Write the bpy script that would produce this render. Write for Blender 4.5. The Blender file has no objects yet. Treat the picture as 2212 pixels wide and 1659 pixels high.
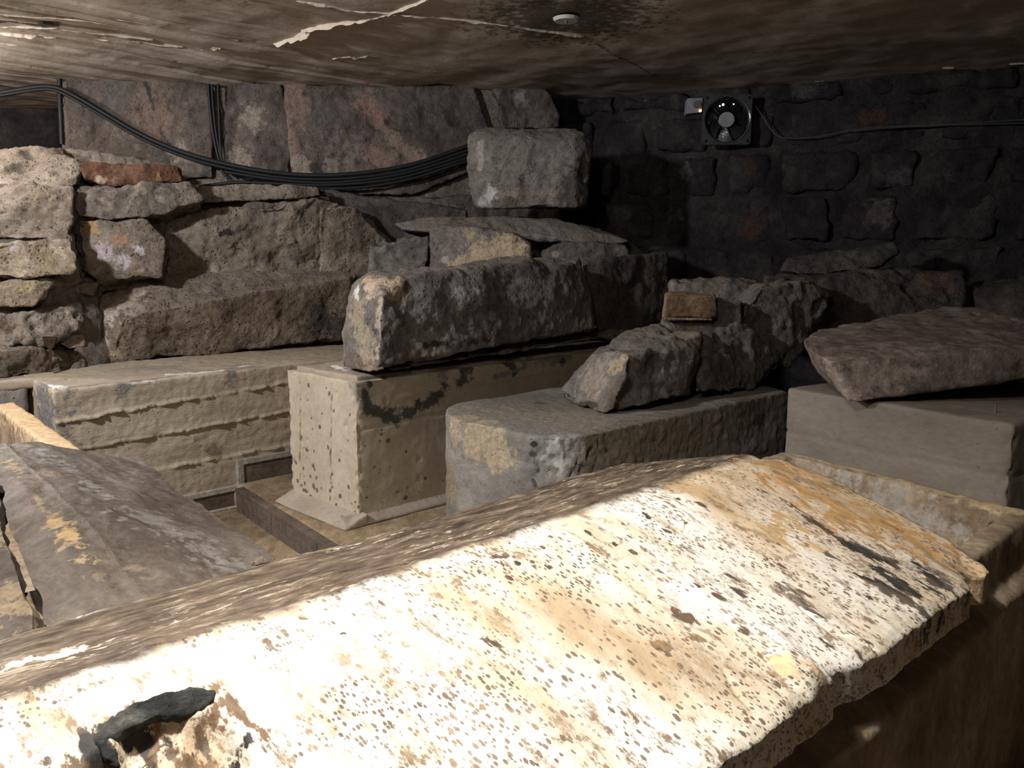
import bpy, bmesh, math, random
import numpy as np
from mathutils import Vector

# ------------------------------------------------------------------ scene, camera, light
scn = bpy.context.scene
COL = scn.collection
H = 1.0                                   # camera height above the lower floor
F_PX = 1750.0
PITCH = math.atan((829.5 - 550.0) / F_PX)

cam_d = bpy.data.cameras.new('camera')
cam_d.sensor_width = 36.0
cam_d.sensor_fit = 'HORIZONTAL'
cam_d.lens = F_PX / 2212.0 * 36.0
cam_d.clip_start = 0.02
cam = bpy.data.objects.new('camera', cam_d)
cam.location = (0, 0, H)
cam.rotation_euler = (math.pi / 2 - PITCH, 0, 0)
COL.objects.link(cam)
scn.camera = cam

w = bpy.data.worlds.new('world')
scn.world = w
w.use_nodes = True
w.node_tree.nodes['Background'].inputs[0].default_value = (0.75, 0.85, 1.0, 1)
w.node_tree.nodes['Background'].inputs[1].default_value = 0.022


def spot(name, loc, target, energy, color, angle, blend, size):
    l = bpy.data.lights.new(name, 'SPOT')
    l.energy = energy
    l.color = color
    l.spot_size = math.radians(angle)
    l.spot_blend = blend
    l.shadow_soft_size = size
    o = bpy.data.objects.new(name, l)
    o.location = loc
    o.rotation_euler = (Vector(target) - Vector(loc)).to_track_quat('-Z', 'Y').to_euler()
    COL.objects.link(o)
    return o


# a ceiling spotlight over the marble lid and a lamp beyond the left edge of the view
spot('lid_spotlight', (-0.42, 0.62, 1.80), (-0.12, 0.86, 0.6), 135, (1.0, 0.97, 0.93), 104, 0.95, 0.04)
spot('front_left_lamp', (-1.95, 1.25, 1.80), (-1.1, 3.0, 0.75), 210, (0.97, 0.97, 1.0), 112, 0.8, 0.07)
spot('room_fill_lamp', (-0.35, 0.6, 1.80), (0.4, 2.8, 0.6), 27, (1.0, 0.95, 0.88), 160, 0.6, 0.15)
spot('visitor_side_fill', (1.5, -0.7, 1.75), (0.9, 1.2, 0.3), 1.3, (1.0, 0.9, 0.78), 120, 0.8, 0.15)  # weak unseen fill, added to lift the near side of the trough
pl_ = bpy.data.lights.new('left_lamp', 'POINT')       # bare lamp hung close under the slab, left of the view
pl_.energy = 50
pl_.color = (1.0, 0.95, 0.88)
pl_.shadow_soft_size = 0.05
po_ = bpy.data.objects.new('left_lamp', pl_)
po_.location = (-2.72, 3.05, 1.78)
COL.objects.link(po_)

vs = scn.view_settings
vs.view_transform = 'Standard'
vs.look = 'None'
vs.exposure = 0.0
vs.gamma = 1.0
vs.use_curve_mapping = False

# ------------------------------------------------------------------ pixel / plane helpers
CF = np.array([0, math.cos(PITCH), -math.sin(PITCH)])
CU = np.array([0, math.sin(PITCH), math.cos(PITCH)])
CR = np.array([1.0, 0, 0])
EYE = np.array([0, 0, H])
UX = np.array([.725, .688, 0.0])          # along the walls and the marble sarcophagus
NX = np.array([-.688, .725, 0.0])         # across them, away from the viewer
ZX = np.array([0, 0, 1.0])


def ray(px, py):
    return CF * F_PX + CR * (px - 1106) + CU * (829.5 - py)


def G(px, py, dz):                        # point of a horizontal plane dz above the eye
    r = ray(px, py)
    return EYE + r * dz / r[2]


def Y(px, py, y):                         # point at a given distance y in front of the eye
    r = ray(px, py)
    return EYE + r * y / r[1]


def PV(px, py, p0, d):                    # point of a vertical plane through p0 along d
    r = ray(px, py)
    n = np.array([-d[1], d[0]])
    return EYE + r * (n @ np.array(p0[:2])) / (n @ r[:2])


def PP(px, py, a, b, c):                  # point of the plane through a, b, c
    n = np.cross(b - a, c - a)
    r = ray(px, py)
    return EYE + r * (n @ (a - EYE)) / (n @ r)


# ------------------------------------------------------------------ numpy noise
def _hash(ix, iy, iz, seed):
    h = (ix * 374761393 + iy * 668265263 + iz * 2147483647 + seed * 1274126177) & 0xFFFFFFFF
    h = ((h ^ (h >> 13)) * 1274126177) & 0xFFFFFFFF
    h = ((h ^ (h >> 16)) * 2246822519) & 0xFFFFFFFF
    return ((h ^ (h >> 15)) & 0xFFFF) / 32767.5 - 1.0


def vnoise(p, seed=0):
    i = np.floor(p).astype(np.int64)
    f = p - i
    u = f * f * f * (f * (f * 6 - 15) + 10)
    out = 0
    for dx in (0, 1):
        wx = u[:, 0] if dx else 1 - u[:, 0]
        for dy in (0, 1):
            wy = u[:, 1] if dy else 1 - u[:, 1]
            for dz in (0, 1):
                wz = u[:, 2] if dz else 1 - u[:, 2]
                out = out + wx * wy * wz * _hash(i[:, 0] + dx, i[:, 1] + dy, i[:, 2] + dz, seed)
    return out


def fbm(p, oct=4, seed=0, gain=.5):
    a, s, t = 1.0, 0.0, 0.0
    q = np.array(p, float)
    for k in range(oct):
        s = s + a * vnoise(q, seed + k * 17)
        t += a
        a *= gain
        q = q * 2.03 + 11.3
    return s / t * 1.6


def sstep(a, b, x):
    t = np.clip((x - a) / (b - a), 0, 1)
    return t * t * (3 - 2 * t)


# ------------------------------------------------------------------ materials
class NT:
    def __init__(s, name):
        s.m = bpy.data.materials.new(name)
        s.m.use_nodes = True
        s.t = s.m.node_tree
        s.t.nodes.clear()
        s.out = s.n('ShaderNodeOutputMaterial')
        s.b = s.n('ShaderNodeBsdfPrincipled')
        s.l(s.b.outputs[0], s.out.inputs[0])

    def n(s, typ, **kw):
        nd = s.t.nodes.new(typ)
        for k, v in kw.items():
            setattr(nd, k, v)
        return nd

    def l(s, a, b):
        s.t.links.new(a, b)

    def put(s, sock, v):
        if hasattr(v, 'is_output'):
            s.l(v, sock)
        elif isinstance(v, (tuple, list)):
            sock.default_value = tuple(v) + ((1,) if len(v) == 3 and sock.type == 'RGBA' else ())
        else:
            sock.default_value = v

    def coords(s, scale=(1, 1, 1), rnd=True):
        tc = s.n('ShaderNodeTexCoord')
        v = tc.outputs['Object']
        if rnd:
            oi = s.n('ShaderNodeObjectInfo')
            m = s.math('MULTIPLY', oi.outputs['Random'], 37.0)
            a = s.n('ShaderNodeVectorMath', operation='ADD')
            s.l(v, a.inputs[0])
            s.l(m, a.inputs[1])
            v = a.outputs[0]
        return v

    def scale(s, v, k):
        a = s.n('ShaderNodeVectorMath', operation='MULTIPLY')
        s.l(v, a.inputs[0])
        a.inputs[1].default_value = k
        return a.outputs[0]

    def math(s, op, a, b=0.0, clamp=False):
        nd = s.n('ShaderNodeMath', operation=op, use_clamp=clamp)
        s.put(nd.inputs[0], a)
        s.put(nd.inputs[1], b)
        return nd.outputs[0]

    def noise(s, v, sc, det=6, rough=.6, dist=0.0):
        nd = s.n('ShaderNodeTexNoise')
        s.l(v, nd.inputs['Vector'])
        nd.inputs['Scale'].default_value = sc
        nd.inputs['Detail'].default_value = det
        nd.inputs['Roughness'].default_value = rough
        nd.inputs['Distortion'].default_value = dist
        return nd.outputs[0]

    def voro(s, v, sc, feature='F1', rnd=1.0):
        nd = s.n('ShaderNodeTexVoronoi', feature=feature)
        s.l(v, nd.inputs['Vector'])
        nd.inputs['Scale'].default_value = sc
        nd.inputs['Randomness'].default_value = rnd
        return nd

    def ramp(s, f, stops, interp='LINEAR'):
        nd = s.n('ShaderNodeValToRGB')
        nd.color_ramp.interpolation = interp
        e = nd.color_ramp.elements
        while len(e) < len(stops):
            e.new(.5)
        for k, (p, c) in enumerate(stops):
            e[k].position = p
            e[k].color = (c if isinstance(c, (tuple, list)) else (c, c, c)) + (1,) if not (isinstance(c, tuple) and len(c) == 4) else c
        s.l(f, nd.inputs[0])
        return nd.outputs[0]

    def smooth(s, f, a, b):
        nd = s.n('ShaderNodeMapRange', interpolation_type='SMOOTHSTEP')
        s.l(f, nd.inputs[0])
        nd.inputs[1].default_value = a
        nd.inputs[2].default_value = b
        return nd.outputs[0]

    def mix(s, f, a, b, blend='MIX'):
        nd = s.n('ShaderNodeMix', data_type='RGBA', blend_type=blend)
        s.put(nd.inputs[0], f)
        s.put(nd.inputs[6], a)
        s.put(nd.inputs[7], b)
        return nd.outputs[2]

    def tint(s, col, v, edge=30, spread=1.1, lo=.32, hi=.68):
        at = s.n('ShaderNodeAttribute', attribute_name='tint')
        nz = s.noise(v, edge, 6, .65)
        d = s.math('MULTIPLY', s.math('SUBTRACT', nz, .5), spread * 2)
        mk = s.smooth(s.math('ADD', at.outputs['Alpha'], d), lo, hi)
        mk = s.math('MULTIPLY', mk, s.smooth(at.outputs['Alpha'], .02, .2))
        var = s.ramp(s.noise(v, edge * 2.2, 6, .7), [(.3, .62), (.7, 1.3)])
        return s.mix(mk, col, s.mix(1.0, at.outputs['Color'], var, 'MULTIPLY'))

    def bump(s, h, strength=.5, dist=.01, prev=None):
        nd = s.n('ShaderNodeBump')
        s.put(nd.inputs['Strength'], strength)
        nd.inputs['Distance'].default_value = dist
        s.l(h, nd.inputs['Height'])
        if prev is not None:
            s.l(prev, nd.inputs['Normal'])
        return nd.outputs[0]

    def done(s, col, rough=.9, normal=None, spec=.3):
        s.put(s.b.inputs['Base Color'], col)
        s.put(s.b.inputs['Roughness'], rough)
        s.b.inputs['Specular IOR Level'].default_value = spec
        if normal is not None:
            s.l(normal, s.b.inputs['Normal'])
        return s.m


def stone_mat(name, cols, sc=4.0, bump=.7, pit=.35, rough=.92, stretch=(1, 1, 1), speck=.5, tint=True, dust_toplight=None):
    t = NT(name)
    v0 = t.coords()
    v = t.scale(v0, stretch)
    c = t.ramp(t.noise(v, sc, 9, .66, .3), [(.3 + .4 * k / (len(cols) - 1), x) for k, x in enumerate(cols)])
    c = t.mix(1.0, c, t.ramp(t.noise(v, sc * 6, 8, .7), [(.3, .58), (.5, 1.0), (.72, 1.38)]), 'MULTIPLY')
    vo = t.voro(v0, 60)
    pits = t.smooth(vo.outputs['Distance'], .12, .4)
    hole = t.smooth(t.noise(v0, 14, 4, .6), .42, .58)
    pits = t.math('MAXIMUM', pits, hole)
    fine = t.noise(v0, 150, 4, .6)
    c = t.mix(speck, c, t.ramp(fine, [(.35, .55), (.65, 1.35)]), 'MULTIPLY')
    c = t.mix(pit, c, t.mix(1.0, c, t.ramp(pits, [(0, .35), (1, 1.0)]), 'MULTIPLY'))
    if dust_toplight is not None:
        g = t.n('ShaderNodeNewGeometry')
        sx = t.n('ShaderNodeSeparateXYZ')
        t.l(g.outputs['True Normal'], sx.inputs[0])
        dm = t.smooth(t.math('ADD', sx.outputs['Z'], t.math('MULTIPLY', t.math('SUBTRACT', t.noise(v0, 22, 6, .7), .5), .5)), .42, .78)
        c = t.mix(t.math('MULTIPLY', dm, .8), c, dust_toplight)  # settled dust, lightened further to paint in light from above
    if tint:
        c = t.tint(c, v0)
    h = t.math('ADD', t.noise(v, sc * 7, 10, .68), t.math('MULTIPLY', pits, pit))
    nb = t.bump(h, bump, .018)
    nb = t.bump(fine, bump * .35, .004, nb)
    return t.done(c, rough, nb, .2)


def plain_mat(name, col, rough=.5, spec=.4, metal=0.0, emit=None, es=0.0):
    t = NT(name)
    v = t.coords()
    c = t.mix(1.0, col, t.ramp(t.noise(v, 25, 5, .6), [(.3, .8), (.7, 1.15)]), 'MULTIPLY')
    t.done(c, rough, None, spec)
    t.b.inputs['Metallic'].default_value = metal
    if emit:
        t.b.inputs['Emission Color'].default_value = emit + (1,)
        t.b.inputs['Emission Strength'].default_value = es
    return t.m


M = {}
M['rubble'] = stone_mat('grey_brown_rubble', [(.12, .097, .075), (.25, .205, .158), (.38, .32, .25)], 5, .85, .5, dust_toplight=(.3, .25, .205))
M['pale_rubble'] = stone_mat('pale_cream_rubble', [(.12, .09, .062), (.36, .28, .2), (.56, .46, .34)], 7, .9, .55, dust_toplight=(.30, .25, .2))
M['brown_stone'] = stone_mat('brown_rough_stone', [(.09, .066, .046), (.185, .14, .1), (.31, .245, .18)], 6, .9, .5, dust_toplight=(.3, .25, .205))
M['grey_stone'] = stone_mat('grey_worn_stone', [(.09, .08, .07), (.17, .152, .132), (.27, .24, .205)], 4, .7, .35, dust_toplight=(.2, .175, .15))
M['dark_stone'] = stone_mat('dark_sooty_stone', [(.045, .04, .037), (.085, .075, .067), (.15, .13, .115)], 4, .7, .35)
M['wall_stone'] = stone_mat('old_wall_stone', [(.05, .043, .038), (.11, .09, .078), (.2, .165, .145)], 3.2, .7, .3)
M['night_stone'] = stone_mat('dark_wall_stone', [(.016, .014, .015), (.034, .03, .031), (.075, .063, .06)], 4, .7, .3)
M['mortar'] = stone_mat('grey_brown_mortar', [(.11, .093, .075), (.18, .152, .125), (.26, .22, .18)], 6, .7, .4)
M['brick'] = stone_mat('red_brick', [(.075, .045, .033), (.165, .078, .048), (.26, .19, .135)], 10, .8, .5)
M['slab_stone'] = stone_mat('brown_grey_slab_stone', [(.14, .11, .09), (.22, .176, .148), (.33, .27, .228)], 5, .4, .2)
M['yellow_stone'] = stone_mat('pale_yellow_stone', [(.2, .14, .08), (.42, .31, .18), (.52, .4, .25)], 6, .7, .45)
M['cornice_stone'] = stone_mat('brown_carved_stone', [(.14, .09, .055), (.26, .17, .105), (.36, .26, .17)], 7, .4, .2)
M['iron'] = stone_mat('rusty_iron', [(.02, .012, .01), (.045, .022, .014), (.07, .03, .018)], 20, .5, .2, tint=False)
M['cable'] = plain_mat('black_cable_rubber', (.008, .008, .009), .6)
M['wire'] = plain_mat('grey_wire', (.07, .07, .075), .5)


def concrete_mat(name, cols, stretch=(1, 1, 1), pitscale=28, bump=.35, pitm=.6, hs=30, hd=.012):
    t = NT(name)
    v0 = t.coords()
    v = t.scale(v0, stretch)
    c = t.ramp(t.noise(v, 3.5, 8, .6), [(.3, cols[0]), (.5, cols[1]), (.7, cols[2])])
    c = t.mix(.6, c, t.ramp(t.noise(v, 40, 8, .7), [(.3, .75), (.7, 1.2)]), 'MULTIPLY')
    vo = t.voro(t.scale(v0, (1, 1, 1)), pitscale)
    msk = t.smooth(t.noise(v0, 9, 5, .6), .5, .62)
    d = t.smooth(vo.outputs['Distance'], .07, .2)
    pit = t.math('SUBTRACT', 1.0, t.math('MULTIPLY', t.math('SUBTRACT', 1.0, d), msk))
    c = t.mix(pitm, c, t.mix(1.0, c, t.ramp(pit, [(0, .25), (1, 1)]), 'MULTIPLY'))
    c = t.tint(c, v0, 28, 1.2, .32, .68)
    h = t.math('ADD', t.noise(v, hs, 10, .65), t.math('MULTIPLY', pit, 1.2 if hd > .01 else .8))
    return t.done(c, .93, t.bump(h, bump, hd), .2)


M['tan_concrete'] = concrete_mat('tan_board_marked_concrete', [(.34, .28, .2), (.41, .342, .25), (.47, .397, .295)], (1, 1, 2.2), 46, .6, .6, 75, .006)
M['pier_concrete'] = concrete_mat('smooth_tan_concrete', [(.39, .325, .24), (.45, .378, .283), (.5, .423, .322)], (1, 1, 1), 36, .16, .75)
M['grey_concrete'] = concrete_mat('rough_grey_concrete', [(.14, .13, .115), (.23, .212, .185), (.33, .3, .26)], (1, 1, 1), 60, .8, .8)
M['block_concrete'] = concrete_mat('beige_concrete_block', [(.22, .187, .152), (.27, .23, .187), (.32, .275, .225)], (1, 1, 2), 40, .22, .3)
M['ledge_mortar'] = concrete_mat('smooth_ledge_mortar', [(.27, .225, .175), (.34, .285, .225), (.4, .34, .27)], (1, 1, 1), 30, .25, .2)
M['ceiling'] = concrete_mat('ceiling_concrete', [(.49, .41, .335), (.58, .49, .405), (.64, .55, .465)], (1, 1, 1), 12, .22, .25)
M['fin'] = concrete_mat('pale_concrete_fin', [(.46, .39, .31), (.54, .46, .37), (.6, .53, .44)], (1, 1, 1), 30, .4, .2)
M['skirting'] = stone_mat('dark_brown_skirting_stone', [(.075, .056, .042), (.115, .088, .068), (.15, .117, .092)], 5, .15, .1, .6, tint=False)
M['grout'] = stone_mat('pale_grout', [(.27, .24, .2), (.34, .3, .25), (.4, .36, .3)], 8, .3, .1, tint=False)
M['floor'] = stone_mat('tan_floor_stone', [(.15, .105, .062), (.27, .2, .12), (.36, .28, .18)], 5, .25, .15, .7, stretch=(1, .5, 1))


def marble_mat():
    t = NT('weathered_white_marble')
    v = t.coords(rnd=False)
    sx = t.n('ShaderNodeSeparateXYZ')
    t.l(v, sx.inputs[0])
    x, y = sx.outputs[0], sx.outputs[1]
    vs_ = t.scale(v, (1.0, .32, .6))       # streaks run down the slope
    vl = t.scale(v, (.35, 1.0, .6))
    big = t.noise(v, 3.2, 6, .6)
    base = t.ramp(t.noise(vs_, 7, 8, .65), [(.33, (.5, .37, .235)), (.44, (.72, .62, .475)), (.54, (.83, .775, .68)), (.68, (.85, .815, .75))])
    # honey-coloured staining that grows towards the far end
    st = t.math('ADD', t.math('MULTIPLY', t.smooth(x, .75, 1.35), .55), t.math('MULTIPLY', t.math('SUBTRACT', t.noise(vs_, 6, 8, .7), .5), 1.1))
    base = t.mix(t.smooth(st, .28, .75), base, t.ramp(t.noise(vs_, 22, 8, .7), [(.3, (.28, .14, .05)), (.5, (.52, .32, .14)), (.7, (.66, .47, .26))]))
    # brown veils
    veil = t.smooth(t.noise(vs_, 16, 9, .72, .4), .53, .72)
    base = t.mix(t.math('MULTIPLY', veil, t.smooth(big, .32, .55)), base, (.42, .31, .18))
    fv = t.smooth(t.noise(t.scale(v, (1, .3, 1)), 52, 9, .78), .52, .6)
    base = t.mix(t.math('MULTIPLY', fv, t.smooth(t.noise(v, 6, 5, .6), .36, .54)), base, (.27, .19, .115))
    # speckles: two sizes of lichen dots, clustered
    def dots(sc, th, cl, k, col, b):
        vo = t.voro(t.scale(v, (1.0, .48, 1.0)), sc)
        rnd = t.n('ShaderNodeSeparateColor')
        t.l(vo.outputs['Color'], rnd.inputs[0])
        rad = t.math('MULTIPLY', rnd.outputs[0], th)
        dst = t.math('ADD', vo.outputs['Distance'], t.math('MULTIPLY', t.math('SUBTRACT', t.noise(v, sc * 2.5, 3, .6), .5), .32))
        m = t.math('LESS_THAN', dst, rad)
        col = t.mix(t.smooth(t.noise(v, 14, 4, .6), .4, .6), col, tuple(q * 2.3 for q in col))
        m = t.math('MULTIPLY', m, t.smooth(t.noise(v, cl, 5, .65), k, k + .1))
        return t.mix(t.math('MULTIPLY', m, .93), b, col)
    base = dots(135, .42, 5.0, .44, (.15, .1, .065), base)
    base = dots(230, .5, 6.5, .43, (.12, .085, .055), base)
    base = dots(62, .27, 9.0, .52, (.1, .075, .05), base)
    # dark crust in streaks near the far end
    cr = t.math('ADD', t.math('MULTIPLY', t.smooth(x, .9, 1.3), .22), t.noise(t.scale(v, (1, .22, .6)), 13, 9, .7))
    base = t.mix(t.math('MULTIPLY', t.smooth(cr, .76, .86), .9), base, (.07, .055, .043))
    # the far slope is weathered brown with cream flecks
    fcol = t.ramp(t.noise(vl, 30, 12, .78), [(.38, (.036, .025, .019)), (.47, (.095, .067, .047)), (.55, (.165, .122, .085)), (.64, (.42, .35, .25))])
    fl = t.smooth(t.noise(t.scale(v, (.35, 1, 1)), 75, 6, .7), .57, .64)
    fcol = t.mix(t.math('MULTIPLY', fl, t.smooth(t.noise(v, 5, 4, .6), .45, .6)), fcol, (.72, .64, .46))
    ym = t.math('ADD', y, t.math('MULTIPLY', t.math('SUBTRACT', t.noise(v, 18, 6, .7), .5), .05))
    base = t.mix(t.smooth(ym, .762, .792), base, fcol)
    base = t.tint(base, t.scale(v, (1.0, .4, .6)), 40, 2.2, .40, .62)
    h = t.math('ADD', t.noise(vs_, 30, 10, .65), t.math('MULTIPLY', t.noise(v, 120, 5, .65), .5))
    return t.done(base, .62, t.bump(h, .35, .008), .35)


def trough_mat():
    t = NT('brown_stained_trough_marble')
    v = t.coords(rnd=False)
    base = t.ramp(t.noise(t.scale(v, (1, 1, .5)), 7, 9, .68), [(.3, (.14, .095, .06)), (.47, (.3, .22, .145)), (.62, (.44, .35, .25)), (.76, (.58, .5, .4))])
    base = t.mix(1.0, base, t.ramp(t.noise(v, 60, 6, .7), [(.3, .65), (.7, 1.25)]), 'MULTIPLY')
    base = t.tint(base, v, 30, 1.3, .3, .7)
    return t.done(base, .75, t.bump(t.noise(v, 35, 10, .68), .5, .01), .3)


def brown_lid_mat():
    t = NT('brown_grey_lid_stone')
    v = t.coords(rnd=False)
    vs_ = t.scale(v, (.4, 1, 1))
    base = t.ramp(t.noise(vs_, 6, 9, .66, .3), [(.3, (.05, .037, .028)), (.45, (.105, .082, .064)), (.58, (.165, .138, .113)), (.72, (.25, .22, .188))])
    base = t.mix(1.0, base, t.ramp(t.noise(v, 70, 6, .7), [(.3, .68), (.7, 1.25)]), 'MULTIPLY')
    base = t.mix(t.smooth(t.noise(v, 9, 8, .75), .6, .7), base, (.24, .165, .095))
    base = t.tint(base, v, 40, 1.6, .36, .64)
    h = t.math('ADD', t.noise(v, 14, 10, .66), t.math('MULTIPLY', t.noise(v, 90, 4, .6), .3))
    return t.done(base, t.ramp(t.noise(v, 12, 5, .6), [(.35, .38), (.65, .7)]), t.bump(h, .5, .012), .45)


M['marble'] = marble_mat()
M['trough'] = trough_mat()
M['brown_lid'] = brown_lid_mat()
M['patch'] = stone_mat('dark_cement_patch', [(.03, .03, .03), (.06, .06, .058), (.26, .25, .21)], 14, .9, .5, .6, tint=False)


# ------------------------------------------------------------------ object helpers
def tag(o, label=None, cat=None, group=None, kind=None):
    if label: o['label'] = label
    if cat: o['category'] = cat
    if group: o['group'] = group
    if kind: o['kind'] = kind
    return o


def empty(name, loc, rz=0.0):
    o = bpy.data.objects.new(name, None)
    o.empty_display_size = .05
    o.location = [float(a) for a in loc]
    o.rotation_euler = (0, 0, rz)
    COL.objects.link(o)
    return o


def set_tint(me, wv, tints):
    """wv: world positions; tints: (centre or (a, b), radius, colour[, stretch])"""
    n = len(wv)
    col = np.zeros((n, 4), np.float32)
    best = np.zeros(n)
    for tt in tints:
        c, r, rgb = tt[:3]
        if isinstance(c, tuple):
            a, b = np.array(c[0]), np.array(c[1])
            ab = b - a
            s = np.clip(((wv - a) @ ab) / (ab @ ab), 0, 1)[:, None]
            d = np.linalg.norm(wv - (a + s * ab), axis=1)
        else:
            d = np.linalg.norm(wv - np.array(c), axis=1)
        al = np.clip(np.clip(1 - d / (2 * r), 0, 1) * (tt[3] if len(tt) > 3 else 1.0), 0, 1)
        k = al > best
        best[k] = al[k]
        col[k, :3] = rgb
    col[:, 3] = best
    at = me.attributes.new('tint', 'FLOAT_COLOR', 'POINT')
    at.data.foreach_set('color', col.ravel())


WORLD = {}


def wloc(o):
    return np.array(WORLD[o.name]) if o.name in WORLD else np.array(o.location)


def link_mesh(name, me, mat, origin, parent=None, smooth=True):
    """me has world coordinates; moves its origin to `origin`."""
    origin = np.array(origin, float)
    n = len(me.vertices)
    co = np.empty(n * 3)
    me.vertices.foreach_get('co', co)
    co = co.reshape(-1, 3) - origin
    me.vertices.foreach_set('co', co.ravel())
    if 'tint' not in me.attributes:
        me.attributes.new('tint', 'FLOAT_COLOR', 'POINT').data.foreach_set('color', np.zeros(n * 4, np.float32))
    me.name = name
    me.materials.clear()
    me.materials.append(mat)
    if smooth:
        me.polygons.foreach_set('use_smooth', [True] * len(me.polygons))
    me.update()
    o = bpy.data.objects.new(name, me)
    COL.objects.link(o)
    WORLD[o.name] = origin
    if parent is not None:
        o.parent = parent
        o.location = [float(a) for a in (origin - wloc(parent))]
    else:
        o.location = [float(a) for a in origin]
    return o


def hull_mesh(hulls):
    bm = bmesh.new()
    for pts in hulls:
        vs_ = [bm.verts.new([float(a) for a in p]) for p in pts]
        r = bmesh.ops.convex_hull(bm, input=vs_)
        junk = [g for g in r['geom_interior'] + r['geom_unused'] if isinstance(g, bmesh.types.BMVert)]
        if junk:
            bmesh.ops.delete(bm, geom=list(set(junk)), context='VERTS')
    me = bpy.data.meshes.new('hull')
    bm.to_mesh(me)
    bm.free()
    return me


def remesh(me, voxel, smooth_it):
    o = bpy.data.objects.new('tmp', me)
    COL.objects.link(o)
    m = o.modifiers.new('r', 'REMESH')
    m.mode = 'VOXEL'
    m.voxel_size = voxel
    if smooth_it:
        s = o.modifiers.new('s', 'SMOOTH')
        s.factor = .5
        s.iterations = smooth_it
    dg = bpy.context.evaluated_depsgraph_get()
    dg.update()
    r = bpy.data.meshes.new_from_object(o.evaluated_get(dg))
    bpy.data.objects.remove(o)
    bpy.data.meshes.remove(me)
    return r


def rough_disp(a, seed=0, f=1.0, chip=1.0, fine=1.0):
    def fn(p, n):
        q = p * f
        d = 1.0 * fbm(q * 4.5, 3, seed) + .55 * fbm(q * 14, 3, seed + 5)
        c = fbm(q * 8, 3, seed + 9)
        d = d - chip * 2.2 * np.clip(c - .22, 0, .6) - chip * .4 * np.clip(.06 - np.abs(fbm(q * 5.5, 2, seed + 21)), 0, .06) / .06 * .5
        d = d + fine * .28 * fbm(q * 42, 2, seed + 13)
        return a * d
    return fn


SEED = [3]


def rock(name, hulls, mat, voxel=.009, smooth_it=5, amp=.012, tints=(), parent=None, disp=None, f=1.0, chip=1.0, fine=1.0, label=None, cat=None, group=None, kind=None, origin=None):
    SEED[0] += 7
    me = remesh(hull_mesh(hulls), voxel, smooth_it)
    n = len(me.vertices)
    co = np.empty(n * 3)
    no = np.empty(n * 3)
    me.vertices.foreach_get('co', co)
    me.vertices.foreach_get('normal', no)
    co = co.reshape(-1, 3)
    no = no.reshape(-1, 3)
    fn = disp or rough_disp(amp, SEED[0], f, chip, fine)
    d = fn(co, no)
    co = co + no * d[:, None]
    me.vertices.foreach_set('co', co.ravel())
    set_tint(me, co, tints)
    if origin is None:
        origin = [(co[:, 0].min() + co[:, 0].max()) / 2, (co[:, 1].min() + co[:, 1].max()) / 2, co[:, 2].min()]
    o = link_mesh(name, me, mat, origin, parent)
    return tag(o, label, cat, group, kind)


def away(p, d, dz=0.0):                    # push a point straight away from the viewer
    r = np.array([p[0], p[1], 0.0])
    return p + r / np.linalg.norm(r) * d + np.array([0, 0, dz])


def front(pts, depth, shrink=0.0, dz=0.0):
    """hull of a visible face (pixel x, pixel y, distance) carried back by depth"""
    w_ = [Y(*p) for p in pts]
    return w_ + [away(p, depth, dz) for p in w_]


def prism(plan, z0, z1):
    return [np.array([p[0], p[1], z]) for p in plan for z in (z0, z1)]


def box_bm(bm, lo, hi, mat4=None):
    vs_ = [bm.verts.new((x, y, z)) for x in (lo[0], hi[0]) for y in (lo[1], hi[1]) for z in (lo[2], hi[2])]
    for f_ in ((0, 1, 3, 2), (4, 6, 7, 5), (0, 4, 5, 1), (2, 3, 7, 6), (0, 2, 6, 4), (1, 5, 7, 3)):
        bm.faces.new([vs_[k] for k in f_])
    return vs_


def grid_mesh(P):
    """P: (nu, nv, 3) points"""
    nu, nv = P.shape[:2]
    idx = np.arange(nu * nv).reshape(nu, nv)
    q = np.stack([idx[:-1, :-1], idx[1:, :-1], idx[1:, 1:], idx[:-1, 1:]], -1).reshape(-1, 4)
    me = bpy.data.meshes.new('grid')
    me.from_pydata(P.reshape(-1, 3).tolist(), [], q.tolist())
    return me


def bm_obj(name, bm, mat, origin, parent=None, smooth=False, bevel=0.0):
    if bevel:
        bmesh.ops.bevel(bm, geom=list(bm.edges), offset=bevel, segments=2, affect='EDGES', profile=.6)
    bmesh.ops.recalc_face_normals(bm, faces=bm.faces)
    me = bpy.data.meshes.new(name)
    bm.to_mesh(me)
    bm.free()
    return link_mesh(name, me, mat, origin, parent, smooth)


# ------------------------------------------------------------------ setting: ceiling
ZC = H + .90


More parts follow.
